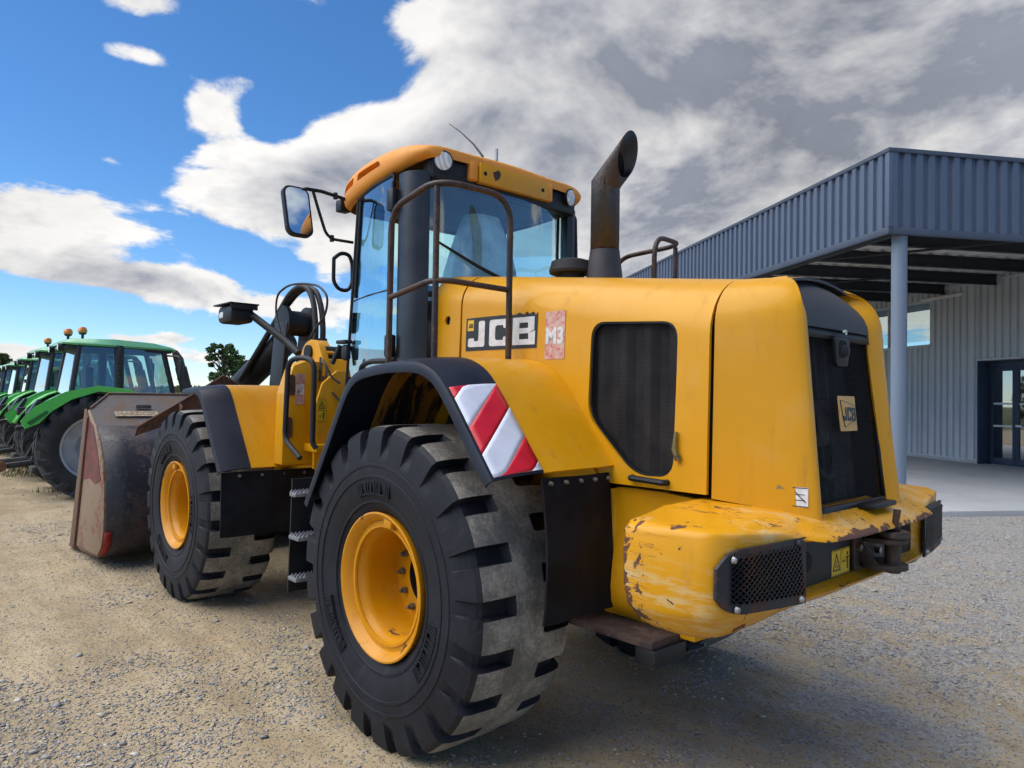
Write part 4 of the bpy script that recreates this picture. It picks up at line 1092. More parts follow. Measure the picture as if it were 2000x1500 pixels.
# door latch lever and grab handle on the hood side
g = G(); g.prism([(-1.29 + a_, 0.574, 1.452 + b_) for a_, b_ in rrect(0.030, 0.085, 0.014)], (0, 0.002, 0)); lt_ = part(g, 'latch_slot', 'hole_black')
rusty('brass_worn', (0.20, 0.16, 0.06), (0.10, 0.07, 0.04), 0.4, 0.45, 20, 0.5)
g = G(); g.tube([(-1.285, 0.59, 1.455), (-1.268, 0.598, 1.50), (-1.272, 0.592, 1.575)], [0.016, 0.012, 0.008], 8); part(g, 'latch_lever', 'brass_worn')
g = G(); g.tube([(-1.04, 0.575, 1.358), (-1.04, 0.612, 1.358), (-1.225, 0.612, 1.352), (-1.225, 0.575, 1.352)], 0.014, 8, 0.015); part(g, 'grab_handle', 'black')
WSP = Vector((-1.752, 0.4425, 1.337)); wsn = Vector((-0.327, 0.945, 0.03)); wsr = (-0.945, -0.327, 0)
ws = flat('warning_sticker', rrect(0.060, 0.078, 0.006), (WSP + wsn * 0.004, wsr, (0.08, -0.02, 1)), 'decal_white', LD, 0.0012)
wf = (WSP + wsn * 0.0058, wsr, (0.08, -0.02, 1))
ln = lambda a_, b_, w=0.003: [(a_[0], a_[1] - w / 2), (b_[0], b_[1] - w / 2), (b_[0], b_[1] + w / 2), (a_[0], a_[1] + w / 2)]
flat('sticker_symbol', [(-0.020, 0.020), (0.020, -0.022), (0.022, -0.019), (-0.018, 0.023)], wf, 'decal_black', ws, 0.0006)
for a_, b_ in (((-.02, -.012), (.018, -.012)), ((-.02, .010), (.018, .010)), ((-.028, .036), (.028, .036)), ((-.028, -.036), (.028, -.036))): flat('sticker_symbol', ln(a_, b_), wf, 'decal_black', ws, 0.0006)
flat('torn_sticker', [(-0.085, 0.0), (-0.05, 0.032), (-0.01, 0.042), (0.02, 0.022), (0.045, 0.004), (0.085, -0.018), (0.05, -0.024), (0.0, -0.014), (-0.05, -0.020)], (Vector((-1.62, 0.4905, 1.385)) + wsn * 0.004, wsr, (0.06, -0.02, 1)), 'residue', LD, 0.0006)

# ------------------------------------------------------------------ exhaust, air cleaner
ex = empty('exhaust', (0, 0, 0), 0, LD)
ecx, ecy, er = -0.268, -0.10, 0.086
g = G(); nn = 28; r0 = []; r1 = []; r2 = []; r3 = []
for k in range(nn):
    a = 2 * math.pi * k / nn; c_, s_ = math.cos(a), math.sin(a)
    x, y = ecx + er * c_, ecy + er * s_
    r0.append((x, y, 2.56)); z1 = 3.000 + 0.38 * er * c_; r1.append((x, y, z1))
    tt = x + 0.435; r2.append((-0.435 - 0.03 * c_, y, z1 + (tt + 0.03 * c_) * 0.86))
g.grid([r0, r1, r2], closed=True)
o = part(g, 'stack', 'exhaust_steel', 30, ex); solidify(o, 0.006)
g = G(); g.add([(x + 0.10, y * 0.98 - 0.002, z - 0.10) for x, y, z in r2], [tuple(range(nn))]); part(g, 'stack_bore', 'hole_black', 30, ex)
g = G(); g.lathe([(0.089, 2.60), (0.091, 2.575), (0.094, 2.56), (0.113, 2.40), (0.113, 2.30)], 28, 'Z', (ecx, ecy, 0)); part(g, 'base_cone', 'cap_black', 30, ex)
g = G(); g.lathe([(0.0, 2.555), (0.09, 2.558), (0.120, 2.548), (0.136, 2.49), (0.130, 2.475), (0.08, 2.472), (0.078, 2.38)], 28, 'Z', (-0.07, -0.02, 0)); part(g, 'air_precleaner', 'black_matt', 30)

# ------------------------------------------------------------------ rear fenders
FP = [(0.735, 1.10), (0.30, 1.765), (0.185, 1.835), (-0.08, 1.868), (-0.36, 1.868), (-0.50, 1.815), (-0.60, 1.715), (-0.885, 1.372)]
def fender_curve(dz=0.0, dn=0.0):
    pts = [Vector(q) for q in FP]; out = [pts[0]]
    for i in range(1, len(pts) - 1):
        a_, b_, c_ = pts[i - 1], pts[i], pts[i + 1]; f1 = min(0.10, (a_ - b_).length * .45); f2 = min(0.10, (c_ - b_).length * .45)
        p0 = b_ + (a_ - b_).normalized() * f1; p1 = b_ + (c_ - b_).normalized() * f2
        for k in range(6): u = k / 5; out.append(p0 * (1 - u) ** 2 + b_ * 2 * u * (1 - u) + p1 * u * u)
    out.append(pts[-1]); return out
fcv = fender_curve()
def offs(c, k, dn):
    a_ = c[max(k - 1, 0)]; b_ = c[min(k + 1, len(c) - 1)]; t_ = (b_ - a_).normalized(); nrm = Vector((t_.y, -t_.x))
    return c[k] + nrm * dn
def fender_rows(y_of, dn_of, k0=0, k1=None):
    rows = []
    for k in range(k0, k1 or len(fcv)):
        rows.append([(*(lambda p_: (p_.x, y, p_.y))(offs(fcv, k, dn)),) for y, dn in zip(y_of, dn_of)])
    return rows
# sign: offs() moves outwards for positive dn when the curve runs front to back
sgn = 1
ys = [1.300, 1.304, 1.296, 1.25, 1.18, 1.10, 1.03]; dns = [-0.045, -0.02, 0.0, 0.010, 0.022, 0.030, 0.034]
g = G(); g.grid(fender_rows(ys, [sgn * q for q in dns])); fo = part(g, 'rear_fender_trim', 'fender_black', 50); solidify(fo, 0.010, 0); bake(fo, 50); both(fo)
kst = next(k for k, q in enumerate(fcv) if q.x < 0.16)
g = G(); g.grid(fender_rows([1.027, 0.95, 0.80, 0.66, 0.575], [sgn * q for q in (0.030, 0.034, 0.038, 0.040, 0.046)], kst)); fi = part(g, 'rear_fender', 'yellow', 50); solidify(fi, 0.010, 0); bake(fi, 50); both(fi)
g = G(); g.grid(fender_rows([1.03, 0.80, 0.60], [sgn * 0.026] * 3, 0, kst + 1)); ff = part(g, 'rear_fender_front', 'arch_inner', 50); solidify(ff, 0.01, 0); bake(ff, 50); both(ff)
# hazard stripes on the trim's rear slope
def on_fender(k, w):      # w 0 outer .. 1 inner
    y = 1.289 + (1.035 - 1.289) * w; dn = np.interp(-y, [-q for q in ys[2:]], dns[2:])
    p_ = offs(fcv, k, sgn * (dn + 0.0085)); return Vector((p_.x, y, p_.y))
def on_fender_s(s, w):
    k = int(min(len(fcv) - 2, math.floor(s))); f = s - k
    return on_fender(k, w) * (1 - f) + on_fender(k + 1, w) * f
sl0, sl1 = len(fcv) - 6.2, len(fcv) - 1.03
arc = [0.0]; kk = np.linspace(sl0, sl1, 60); cen = [on_fender_s(s, 0.5) for s in kk]
for i in range(1, 60): arc.append(arc[-1] + (cen[i] - cen[i - 1]).length)
Ltot = arc[-1]; 
def by_arc(L, w): return on_fender_s(float(np.interp(L, arc, kk)), w)
wd = 0.255
def band(L0, L1):         # a stripe of the board between two diagonal lines, clipped to the board
    poly = []
    lo = lambda w: min(max(L0 - 0.30 * w * 0.75, 0.018 * 0), Ltot); hi = lambda w: min(max(L1 - 0.30 * w * 0.75, 0), Ltot)
    ws = np.linspace(0, 1, 9)
    return [[by_arc(lo(w) + (hi(w) - lo(w)) * u, w) for u in np.linspace(0, 1, 7)] for w in ws]
hz = empty('hazard_board', (0, 0, 0), 0, LD)
edges_ = [-0.02, 0.075, 0.235, 0.375, 0.52, 0.66, 0.80]
L = -0.05; col = ['red_reflect', 'white_reflect']; i = 0
for L0, L1, cc in ((-0.2, 0.075, 1), (0.075, 0.085, 0)): pass
for i, (L0, L1) in enumerate(((0.0, 0.065), (0.065, 0.225), (0.225, 0.365), (0.365, 0.525), (0.525, 0.66), (0.66, 0.9))):
    g = G(); g.grid(band(L0, L1)); o = part(g, 'stripe', col[i % 2], 60, hz); solidify(o, 0.0015, 0)
# rubber flap behind the rear wheel
def flap(xt, yo, yi, zt, zb, curve, name='mud_flap', mat='rubber_flap'):
    rows = []
    for k in range(9):
        u = k / 8; z = zt + (zb - zt) * u
        rows.append([(xt - curve * math.sin(u * 2.6) * (0.3 + 0.7 * (1 - j / 6)) + 0.01 * math.sin(j * 1.3 + u * 3), yo + (yi - yo) * j / 6, z) for j in range(7)])
    g = G(); g.grid(rows); o = part(g, name, mat, 60); solidify(o, 0.012); return o
fl = flap(-0.905, 1.03, 0.575, 1.368, 0.745, 0.05); bake(fl, 60); both(fl)
for k in range(5):
    for s in (1, -1):
        y = (0.99 - 0.095 * k) * s; g = G(); g.lathe([(0.0, -0.018), (0.008, -0.015), (0.011, 0.0)], 10, 'X', (-0.912, y, 1.345)); part(g, 'flap_bolt', 'bolt_steel')
# body side below the hood, behind the rear wheel
g = G(); rows = []
for x, w, zt, zb in ((-0.86, 0.555, 1.305, 0.70), (-1.0, 0.54, 1.302, 0.70), (-1.15, 0.52, 1.298, 0.72), (-1.30, 0.53, 1.29, 0.78), (-1.44, 0.56, 1.285, 0.86)):
    rows.append([(x, w, zt), (x, w - 0.01, zt - .1), (x, w + 0.01, (zt + zb) / 2 + .05), (x, w + 0.045, (zt + zb) / 2 - .08), (x, w + 0.05, zb + .06), (x, w - 0.02, zb)])
g.grid(rows); o = part(g, 'rear_frame_side', 'yellow_worn', 40); subsurf(o, 1); solidify(o, 0.02); bake(o, 40); both(o)
# inner walls above the rear wheel: tank side with its ribs
g = G(); g.prism([(0.80, 0.60, 1.0), (0.80, 0.60, 1.15), (0.32, 0.60, 1.76), (-0.45, 0.60, 1.78), (-0.86, 0.60, 1.33), (-0.86, 0.60, 1.0)], (0, -0.05, 0)); o = part(g, 'wheel_arch_wall', 'yellow_worn'); both(o)
for k, (xa, xb) in enumerate(((0.52, 0.20), (0.30, 0.02), (0.08, -0.16))):
    g = G(); g.prism([(xa, 0.602, 1.16), (xa - 0.09, 0.602, 1.16), (xb - 0.09, 0.602, 1.75), (xb, 0.602, 1.75)], (0, 0.035, 0), 0.006); o = part(g, 'arch_rib', 'black_matt'); both(o)

# ------------------------------------------------------------------ guard rails on the fenders
def rail_set():
    z0, zt, zm = 1.88, 2.785, 2.285
    A, Cn, B = (0.385, 0.985), (-0.155, 1.065), (-0.235, 0.635)
    o = []
    g = G(); g.tube([(A[0], A[1], z0 - .02), (A[0], A[1], zt - .02), (Cn[0] + .0, Cn[1] - .0, zt + .02), (B[0], B[1], zt), (B[0], B[1], 1.865)], 0.0168, 12, 0.15, fs=8); o.append(part(g, 'guard_rail', 'rail_brown', 50))
    g = G(); g.tube([(A[0], A[1], zm - .02), (Cn[0], Cn[1], zm + .02), (B[0], B[1], zm)], 0.0155, 12, 0.13, fs=8); o.append(part(g, 'mid_rail', 'rail_brown', 50))
    g = G(); g.tube([(-0.118, 1.035, 1.87), (-0.118, 1.035, zt + .0)], 0.0162, 12); o.append(part(g, 'rail_post', 'rail_brown', 50))
    return o
for o in rail_set(): both(o)


# ------------------------------------------------------------------ rear bumper / counterweight
#   sections follow the bumper round from the front of the left wing to the middle
ST = [
 # p0 inner top        p1 top mid            p2 crest              p2b                    p3 face top            p4 face low            p4b                    p5 bulge               p6 inner bottom
 [(-1.355, .50, 1.300), (-1.365, .80, 1.292), (-1.385, 1.00, 1.262), (-1.395, 1.085, 1.222), (-1.398, 1.102, 1.17), (-1.402, 1.100, 1.02), (-1.41, 1.088, 0.965), (-1.44, 1.04, 0.895), (-1.40, .50, 0.86)],
 [(-1.42, .50, 1.298), (-1.43, .80, 1.295), (-1.45, 1.02, 1.270), (-1.455, 1.096, 1.228), (-1.455, 1.112, 1.17), (-1.46, 1.110, 1.02), (-1.465, 1.098, 0.955), (-1.48, 1.04, 0.885), (-1.44, .50, 0.85)],
 [(-1.52, .50, 1.292), (-1.55, .80, 1.292), (-1.60, 1.04, 1.270), (-1.605, 1.100, 1.235), (-1.605, 1.116, 1.18), (-1.61, 1.114, 1.03), (-1.61, 1.104, 0.965), (-1.60, 1.03, 0.878), (-1.52, .50, 0.845)],
 [(-1.60, .48, 1.286), (-1.66, .78, 1.288), (-1.725, 1.00, 1.268), (-1.740, 1.062, 1.240), (-1.752, 1.083, 1.19), (-1.755, 1.080, 1.04), (-1.745, 1.070, 0.975), (-1.70, 1.00, 0.880), (-1.58, .50, 0.845)],
 [(-1.64, .46, 1.284), (-1.71, .72, 1.284), (-1.785, 0.93, 1.262), (-1.802, 0.968, 1.235), (-1.808, 0.980, 1.19), (-1.806, 0.978, 1.04), (-1.797, 0.968, 0.978), (-1.73, 0.90, 0.890), (-1.60, .46, 0.845)],
 [(-1.66, .44, 1.282), (-1.74, .62, 1.276), (-1.822, 0.76, 1.245), (-1.835, 0.77, 1.222), (-1.836, 0.775, 1.185), (-1.832, 0.772, 1.04), (-1.825, 0.765, 0.980), (-1.745, 0.72, 0.905), (-1.61, .44, 0.855)],
 [(-1.68, .42, 1.280), (-1.77, .54, 1.268), (-1.845, 0.625, 1.225), (-1.858, 0.63, 1.207), (-1.845, 0.63, 1.190), (-1.835, 0.63, 1.03), (-1.840, 0.63, 0.978), (-1.765, 0.60, 0.925), (-1.62, .42, 0.87)],
 [(-1.70, .36, 1.276), (-1.80, .46, 1.258), (-1.905, 0.545, 1.212), (-1.918, 0.55, 1.196), (-1.800, 0.56, 1.190), (-1.790, 0.56, 1.005), (-1.850, 0.56, 0.985), (-1.800, 0.55, 0.945), (-1.63, .40, 0.88)],
 [(-1.70, .25, 1.275), (-1.82, .30, 1.256), (-1.925, 0.34, 1.208), (-1.938, 0.345, 1.192), (-1.800, 0.35, 1.186), (-1.790, 0.35, 1.005), (-1.862, 0.35, 0.985), (-1.815, 0.34, 0.948), (-1.64, .30, 0.885)],
 [(-1.70, .0, 1.275), (-1.83, .0, 1.256), (-1.930, 0.0, 1.208), (-1.942, 0.0, 1.192), (-1.800, 0.0, 1.186), (-1.790, 0.0, 1.005), (-1.866, 0.0, 0.985), (-1.820, 0.0, 0.950), (-1.64, .0, 0.885)],
]
for st_ in ST[:6]:                      # a crisp ledge where the top meets the faces
    a_, b_ = Vector(st_[2]), Vector(st_[3]); b_.z = b_.z + 0.020 if b_.z + 0.020 < a_.z - 0.006 else a_.z - 0.006
    n_ = b_ + (a_ - b_) * 0.38; n_.z = a_.z; st_[2] = tuple(n_); st_[3] = tuple(b_)
rows = ST + [[(x, -y, z) for x, y, z in r_] for r_ in ST[-2::-1]]
g = G(); g.grid(rows)
nr = len(rows)
cap0 = len(g.v)
g.add(rows[0], [tuple(range(9))]); g.add(rows[-1], [tuple(range(9))[::-1]])
bp = part(g, 'counterweight', 'yellow_bumper', 60)
bm = bmesh.new(); bm.from_mesh(bp.data); bmesh.ops.remove_doubles(bm, verts=bm.verts, dist=1e-5); bmesh.ops.recalc_face_normals(bm, faces=bm.faces)
cl = bm.edges.layers.float.new('crease_edge')
for e_ in bm.edges:
    v0, v1 = e_.verts
    if all(-1.42 < 0 and v.co.x > -1.445 for v in (v0, v1)): e_[cl] = 0.92
    mid = (v0.co + v1.co) / 2
    if abs(mid.y) < 0.60 and mid.x < -1.78: e_[cl] = 0.85
    elif abs(v0.co.z - v1.co.z) > 0.03 and -1.76 < mid.x < -1.735 and abs(mid.y) > 1.0: e_[cl] = 0.35
    elif abs(v0.co.z - v1.co.z) < 0.03 and 1.20 < mid.z < 1.275 and max(abs(v0.co.y), abs(v1.co.y)) > 0.6: e_[cl] = 0.85
    elif abs(v0.co.z - v1.co.z) < 0.03 and 0.86 < mid.z < 0.99 and abs(mid.y) > 0.6: e_[cl] = 0.75
bm.to_mesh(bp.data); bm.free()
subsurf(bp, 2); bake(bp, 60)
# black plate in the recess
g = G(); g.box((-1.808, -0.585, 1.004), (-1.795, 0.585, 1.192), 0.003); pl = part(g, 'recess_plate', 'black')
for s in (1, -1):
    g = G(); g.lathe([(0.0, -1.8105), (0.038, -1.8105), (0.040, -1.806)], 20, 'X', (0, 0.50 * s, 1.10)); part(g, 'recess_hole', 'hole_black', 35, pl)
lampf = ((-1.8092, 0.205, 1.062), (0, -1, 0), (0, 0, 1))
wl = flat('warning_label', rrect(0.165, 0.105, 0.003), lampf, 'decal_yellow', pl)
def sym(parent, frame, polys, mat='decal_black', name='label_symbol', dn=0.0016):
    f2 = shifted(frame, dn); og, rt, up = f2; nn = rt.cross(up); g = G()
    for p_ in polys: g.prism([og + rt * a_ + up * b_ for a_, b_ in p_], nn * 0.0006)
    return g.build(name, mat, parent, 20)
def line(a_, b_, w=0.004):
    a_, b_ = Vector(a_), Vector(b_); n_ = (b_ - a_).normalized().orthogonal() * w / 2; return [tuple(a_ + n_), tuple(b_ + n_), tuple(b_ - n_), tuple(a_ - n_)]
def warn_polys(cx, s):
    tri = [(cx - .032 * s, -.03 * s), (cx + .032 * s, -.03 * s), (cx, .035 * s)]
    o = [line(tri[i], tri[(i + 1) % 3], 0.006 * s) for i in range(3)]
    return o + [line((cx - .010 * s, -.018 * s), (cx + .004 * s, .008 * s), 0.005 * s), line((cx + .003 * s, -.02 * s), (cx + .014 * s, -.012 * s), 0.006 * s)]
man = lambda cx, s: [line((cx, -.035 * s), (cx, .015 * s), .010 * s), line((cx, .020 * s), (cx, .034 * s), .013 * s), line((cx - .014 * s, .012 * s), (cx + .014 * s, .012 * s), .006 * s)]
arr = lambda cx, s: [line((cx - .018 * s, -.004 * s), (cx + .018 * s, -.004 * s), .004 * s), line((cx - .018 * s, -.004 * s), (cx - .010 * s, .004 * s), .004 * s), line((cx + .018 * s, -.004 * s), (cx + .010 * s, .004 * s), .004 * s)]
sym(wl, lampf, warn_polys(-.040, 1.0) + man(.062, 1.0) + arr(.030, .8) + [line((-.079, .049), (.079, .049), .002), line((-.079, -.049), (.079, -.049), .002), line((.0, .045), (.0, -.045), .0015)])
# lamp guards of expanded metal at both ends of the bumper
def guard(s):
    gd = empty('lamp_guard', (0, 0, 0), 0, LD)
    def fp(a_, z, dn=0.0):     # a_: 0 at the outer corner .. 1 at the recess
        y = np.interp(a_, [0, 0.25, 0.6, 1.0], [1.075, 0.965, 0.80, 0.615]); x = np.interp(y, [0.60, 0.77, 0.97, 1.06, 1.10], [-1.852, -1.840, -1.814, -1.775, -1.752])
        return (x - 0.004 - dn, y * s, z)
    zt = lambda a_: np.interp(a_, [0, .08, .2, 1], [1.150, 1.195, 1.214, 1.218]); zb = lambda a_: np.interp(a_, [0, .06, .15, 1], [1.05, 1.012, 0.996, 0.975 + .0])
    N_ = 22; out = []; inn = []
    per = [(k / N_, 1) for k in range(N_ + 1)] + [(1 + 0.0, u) for u in np.linspace(1, 0, 5)[1:-1]] + [(k / N_, 0) for k in range(N_, -1, -1)] + [(0, u) for u in np.linspace(0, 1, 5)[1:-1]]
    for a_, u in per:
        sl = (1 - u) * 0.10 * a_ 
        aa = a_ + sl
        z = zb(a_) + (zt(a_) - zb(a_)) * u; out.append(fp(min(aa, 1.12), z, 0.005))
        ai = 0.115 + (aa) * 0.80; zi = (zb(ai) + 0.036) + (zt(ai) - zb(ai) - 0.066) * u; inn.append(fp(ai, zi, 0.005))
    n_ = len(per); g = G(); back = [(x + 0.012, y, z) for x, y, z in out]; ib = [(x + 0.016, y, z) for x, y, z in inn]
    g.add(out + inn + back + ib, [(i, (i + 1) % n_, n_ + (i + 1) % n_, n_ + i) for i in range(n_)] + [(i, (i + 1) % n_, 2 * n_ + (i + 1) % n_, 2 * n_ + i) for i in range(n_)] + [(n_ + i, n_ + (i + 1) % n_, 3 * n_ + (i + 1) % n_, 3 * n_ + i) for i in range(n_)])
    part(g, 'guard_frame', 'guard_rust', 30, gd)
    g = G()                    # diamonds of twisted strand
    nc, nr_ = 15, 8
    def mp(u, v): 
        ai = 0.115 + u * 0.82; zi = zb(ai) + 0.030 + (zt(ai) - zb(ai) - 0.055) * v; return Vector(fp(ai + (1 - v) * 0.05 * u, zi, 0.001))
    for i in range(nc):
        for j in range(nr_):
            u0, u1, um = i / nc, (i + 1) / nc, (i + .5) / nc; v0, v1, vm = j / nr_, (j + 1) / nr_, (j + .5) / nr_
            for (a0, b0), (a1, b1) in (((u0, vm), (um, v1)), ((um, v0), (u1, vm)), ((u0, vm), (um, v0)), ((um, v1), (u1, vm))):
                p0, p1 = mp(a0, b0), mp(a1, b1); fat = b1 > b0
                w = Vector((-0.007, 0, 0.0040)) if fat else Vector((-0.005, 0, -0.0028)); t_ = Vector((0, 0.0070 * s, 0))
                g.add([p0 - w, p0 + w, p1 + w, p1 - w, p0 - w + t_, p0 + w + t_, p1 + w + t_, p1 - w + t_], [(0, 1, 2, 3), (4, 7, 6, 5), (0, 3, 7, 4), (1, 5, 6, 2)])
    o = part(g, 'expanded_metal', 'expanded_mesh', 30, gd); o['kind'] = 'stuff'
    g = G(); rows_ = [[(lambda q: (q[0] + 0.014, q[1], q[2]))(fp(0.1 + 0.86 * k / 8, zb(.5) + .02 + (zt(.5) - zb(.5) - .04) * u)) for k in range(9)] for u in (0, 1)]
    g.grid(rows_); part(g, 'lamp_recess', 'hole_black', 30, gd)
    y0 = 0.90 * s; lx = -1.812
    g = G(); g.box((lx, min(y0 - .06, y0 + .06), 1.06), (lx + .03, max(y0 - .06, y0 + .06), 1.17), 0.008); part(g, 'tail_lamp', 'dark_glow', 30, gd)
    g = G(); g.box((lx - .012, min(0.755 * s - .05, .755 * s + .05), 1.06), (lx + .012, max(.755 * s - .05, .755 * s + .05), 1.17), 0.006); part(g, 'reverse_lamp', 'dark_glow', 30, gd)
    for a_, z in ((0.13, 1.178), (0.16, 1.012), (0.93, 0.996), (0.88, 1.200)):
        p_ = fp(a_, z, 0.005); g = G(); g.lathe([(0.0, -0.012), (0.010, -0.010), (0.014, 0.0)], 10, 'X', p_); part(g, 'guard_bolt', 'steel_pin' if z < 1.19 else 'guard_rust', 30, gd)
    return gd
guard(1); guard(-1)
# towing hitch
ht = empty('tow_hitch', (0, 0, 0), 0, LD)
g = G(); g.prism([(-1.8095, a_, b_) for a_, b_ in rrect(0.26, 0.17, 0.02)][:] and [(-1.8095, a_ - 0.03, b_ + 1.09) for a_, b_ in rrect(0.27, 0.165, 0.02)], (-0.014, 0, 0), 0.003); part(g, 'mount_plate', 'hitch_iron', 30, ht)
def jaw(z, th):
    g = G(); pts_ = [(-1.824, 0.075), (-1.90, 0.075), (-1.955, 0.055), (-1.985, 0.0), (-1.975, -0.06), (-1.92, -0.10), (-1.824, -0.12)]
    pts_ = round_poly(pts_, 0.03); g.prism([(x, y - 0.02, z) for x, y in pts_], (0, 0, th), 0.004); return part(g, 'jaw', 'hitch_iron', 30, ht)
jaw(1.018, 0.022); jaw(1.128, 0.020)
g = G(); g.prism([(-1.824, 0.055, 1.04), (-1.90, 0.055, 1.04), (-1.85, 0.055, 1.10), (-1.824, 0.055, 1.127)], (0, -0.016, 0), 0.003); part(g, 'jaw_web', 'hitch_iron', 30, ht)
g = G(); g.tube([(-1.925, -0.03, 1.005), (-1.925, -0.03, 1.165)], 0.032, 18); part(g, 'hitch_pin', 'hitch_iron', 30, ht)
g = G(); g.lathe([(0.030, 1.150), (0.062, 1.150), (0.066, 1.158), (0.062, 1.178), (0.030, 1.178)], 20, 'Z', (-1.925, -0.03, 0)); part(g, 'pin_collar', 'hitch_iron', 30, ht)
g = G(); g.prism([(-1.915, -0.045, 1.175), (-1.94, -0.045, 1.175), (-1.955, -0.045, 1.268), (-1.925, -0.045, 1.268)], (0, 0.012, 0), 0.004); part(g, 'pin_handle', 'hitch_iron', 30, ht)
for y, z in ((0.075, 1.105), (0.035, 1.135), (-0.125, 1.07)):
    g = G(); g.tube([(-1.823, y, z), (-1.842, y, z)], 0.015, 6); part(g, 'hitch_bolt', 'steel_pin', 30, ht)
# step beam low behind the rear wheel
g = G(); g.box((-1.24, 0.47, 0.655), (-0.72, 0.70, 0.690), 0.004); o = part(g, 'step_plate', 'grip_step')
o.rotation_euler = (0, 0, 0)
g = G(); g.box((-1.255, 0.472, 0.585), (-1.15, 0.698, 0.654), 0.004); part(g, 'step_bracket', 'black')
g = G(); g.box((-1.32, 0.20, 0.66), (-0.80, 0.50, 0.80), 0.02); part(g, 'belly_plate', 'yellow_worn')
both(bpy.data.objects[o.name])

# ------------------------------------------------------------------ cab
CABX0, ZF = 0.44, 1.60
cab = empty('cab', (0, 0, 0), 0, LD)
def cpart(g, name, mats, smooth=35): return part(g, name, mats, smooth, cab)
# floor and lower tub
g = G(); g.prism([(0.56, -0.66, 1.50), (0.56, 0.66, 1.50), (1.42, 0.64, 1.50), (1.72, 0.42, 1.50), (1.72, -0.42, 1.50), (1.42, -0.64, 1.50)], (0, 0, 0.22), 0.02); cpart(g, 'cab_floor', 'black_matt')
# rounded corner columns at the rear
def column(s):
    pts_ = [(0.695, 0.735), (0.64, 0.742), (0.59, 0.735), (0.545, 0.712), (0.510, 0.675), (0.500, 0.640), (0.53, 0.615), (0.60, 0.64), (0.67, 0.69)]
    g = G(); g.prism([(x, y * s, 1.70) for x, y in pts_], (0, 0, 1.39), 0.0); return cpart(g, 'rear_pillar', 'pillar', 50)
column(1); column(-1)
g = G(); g.tube([(0.735, 0.755, 1.80), (0.735, 0.752, 3.05)], 0.012, 8); cpart(g, 'door_rod', 'black')
for z in (2.02, 2.93):
    g = G(); g.box((0.69, 0.735, z - .07), (0.76, 0.785, z + .07), 0.012); cpart(g, 'door_hinge', 'black')
# front posts
def fpost(s):
    g = G(); g.prism([(1.435, 0.655 * s, 1.70), (1.475, 0.615 * s, 1.70), (1.455, 0.60 * s, 1.70), (1.415, 0.64 * s, 1.70)], (-0.135, 0.01 * s, 1.36)); return cpart(g, 'front_pillar', 'black')
fpost(1); fpost(-1)
# door: frame bars and two panes
def doorside(s, first):
    dr = cab
    P0b, P1b = Vector((1.425, 0.665 * s, 1.72)), Vector((0.765, 0.735 * s, 1.72)); P0t, P1t = Vector((1.285, 0.675 * s, 3.055)), Vector((0.745, 0.738 * s, 3.10))
    lerp = lambda a_, b_, u: a_ + (b_ - a_) * u
    q = lambda u, v: lerp(lerp(P0b, P1b, u), lerp(P0t, P1t, u), v) + Vector((0, 0.02 * s * math.sin(math.pi * u), 0))
    for v0, v1, nm in ((0.0, 0.475, 'lower_pane'), (0.48, 1.0, 'upper_pane')):
        g = G(); g.grid([[q(u, v) for u in np.linspace(0, 1, 9)] for v in np.linspace(v0, v1, 6)]); o = cpart(g, nm, 'door_glass', 60)
    g = G(); g.tube([q(0, 0), q(0, .5), q(0, 1)], 0.011, 8); g.tube([q(0, 1), q(.5, 1), q(1, 1)], 0.013, 8); g.tube([q(1, 1), q(1, .5), q(1, 0)], 0.011, 8); cpart(g, 'door_frame', 'black')
    g = G(); g.tube([q(0.13, 0.49) + Vector((0, .006 * s, 0)), q(0.13, 0.97) + Vector((0, .006 * s, 0))], 0.010, 8); cpart(g, 'window_frame', 'black')
    g = G(); g.tube([q(0.02, 0.478), q(.5, 0.478), q(.98, 0.478)], 0.006, 6); cpart(g, 'pane_seam', 'black')
    if s > 0:
        # lock and outer handle
        g = G(); g.box((1.30, 0.69, 2.065), (1.43, 0.75, 2.09), 0.006); g.box((1.31, 0.69, 1.95), (1.39, 0.735, 2.06), 0.02); cpart(g, 'door_lock', 'black')
        g = G(); g.tube([(1.455, 0.70, 2.06), (1.50, 0.735, 1.93)], 0.018, 8); cpart(g, 'door_lever', 'black')
doorside(1, True); doorside(-1, False)
# windscreen
g = G(); wb = [(1.425, .64), (1.60, .50), (1.70, .25), (1.73, 0), (1.70, -.25), (1.60, -.50), (1.425, -.64)]; wtp = [(1.29, .655), (1.46, .50), (1.55, .25), (1.58, 0), (1.55, -.25), (1.46, -.50), (1.29, -.655)]
g.grid([[(x, y, 1.72) for x, y in wb], [(x, y, 3.07) for x, y in wtp]]); cpart(g, 'windscreen', 'cab_glass', 70)
# rear window, slightly bowed
def rw(y, z): return (0.455 + 0.115 * (abs(y) / .63) ** 3 + 0.03 * (z - 2.3), y, z)
g = G(); g.grid([[rw(y, z) for y in np.linspace(.625, -.625, 17)] for z in np.linspace(2.30, 3.06, 6)]); cpart(g, 'rear_window', 'rear_glass', 70)
g = G(); g.grid([[rw(y, z) for y in np.linspace(.64, -.64, 9)] for z in (1.75, 2.299)]); o = cpart(g, 'rear_panel', 'black_matt', 60); solidify(o, 0.02)
g = G(); g.tube([Vector(rw(y, 2.345)) + Vector((-0.012, 0, 0)) for y in np.linspace(.6, -.6, 9)], 0.016, 8); cpart(g, 'window_seal', 'black')
g = G(); g.tube([Vector(rw(0.56, 2.67)) + Vector((-.03, 0, 0)), (0.445, 0.30, 2.545), (0.430, 0.02, 2.46)], [0.008, 0.012, 0.014], 8); g.tube([(0.445, 0.22, 2.52), (0.42, -0.06, 2.44)], 0.010, 8); cpart(g, 'wiper', 'black')
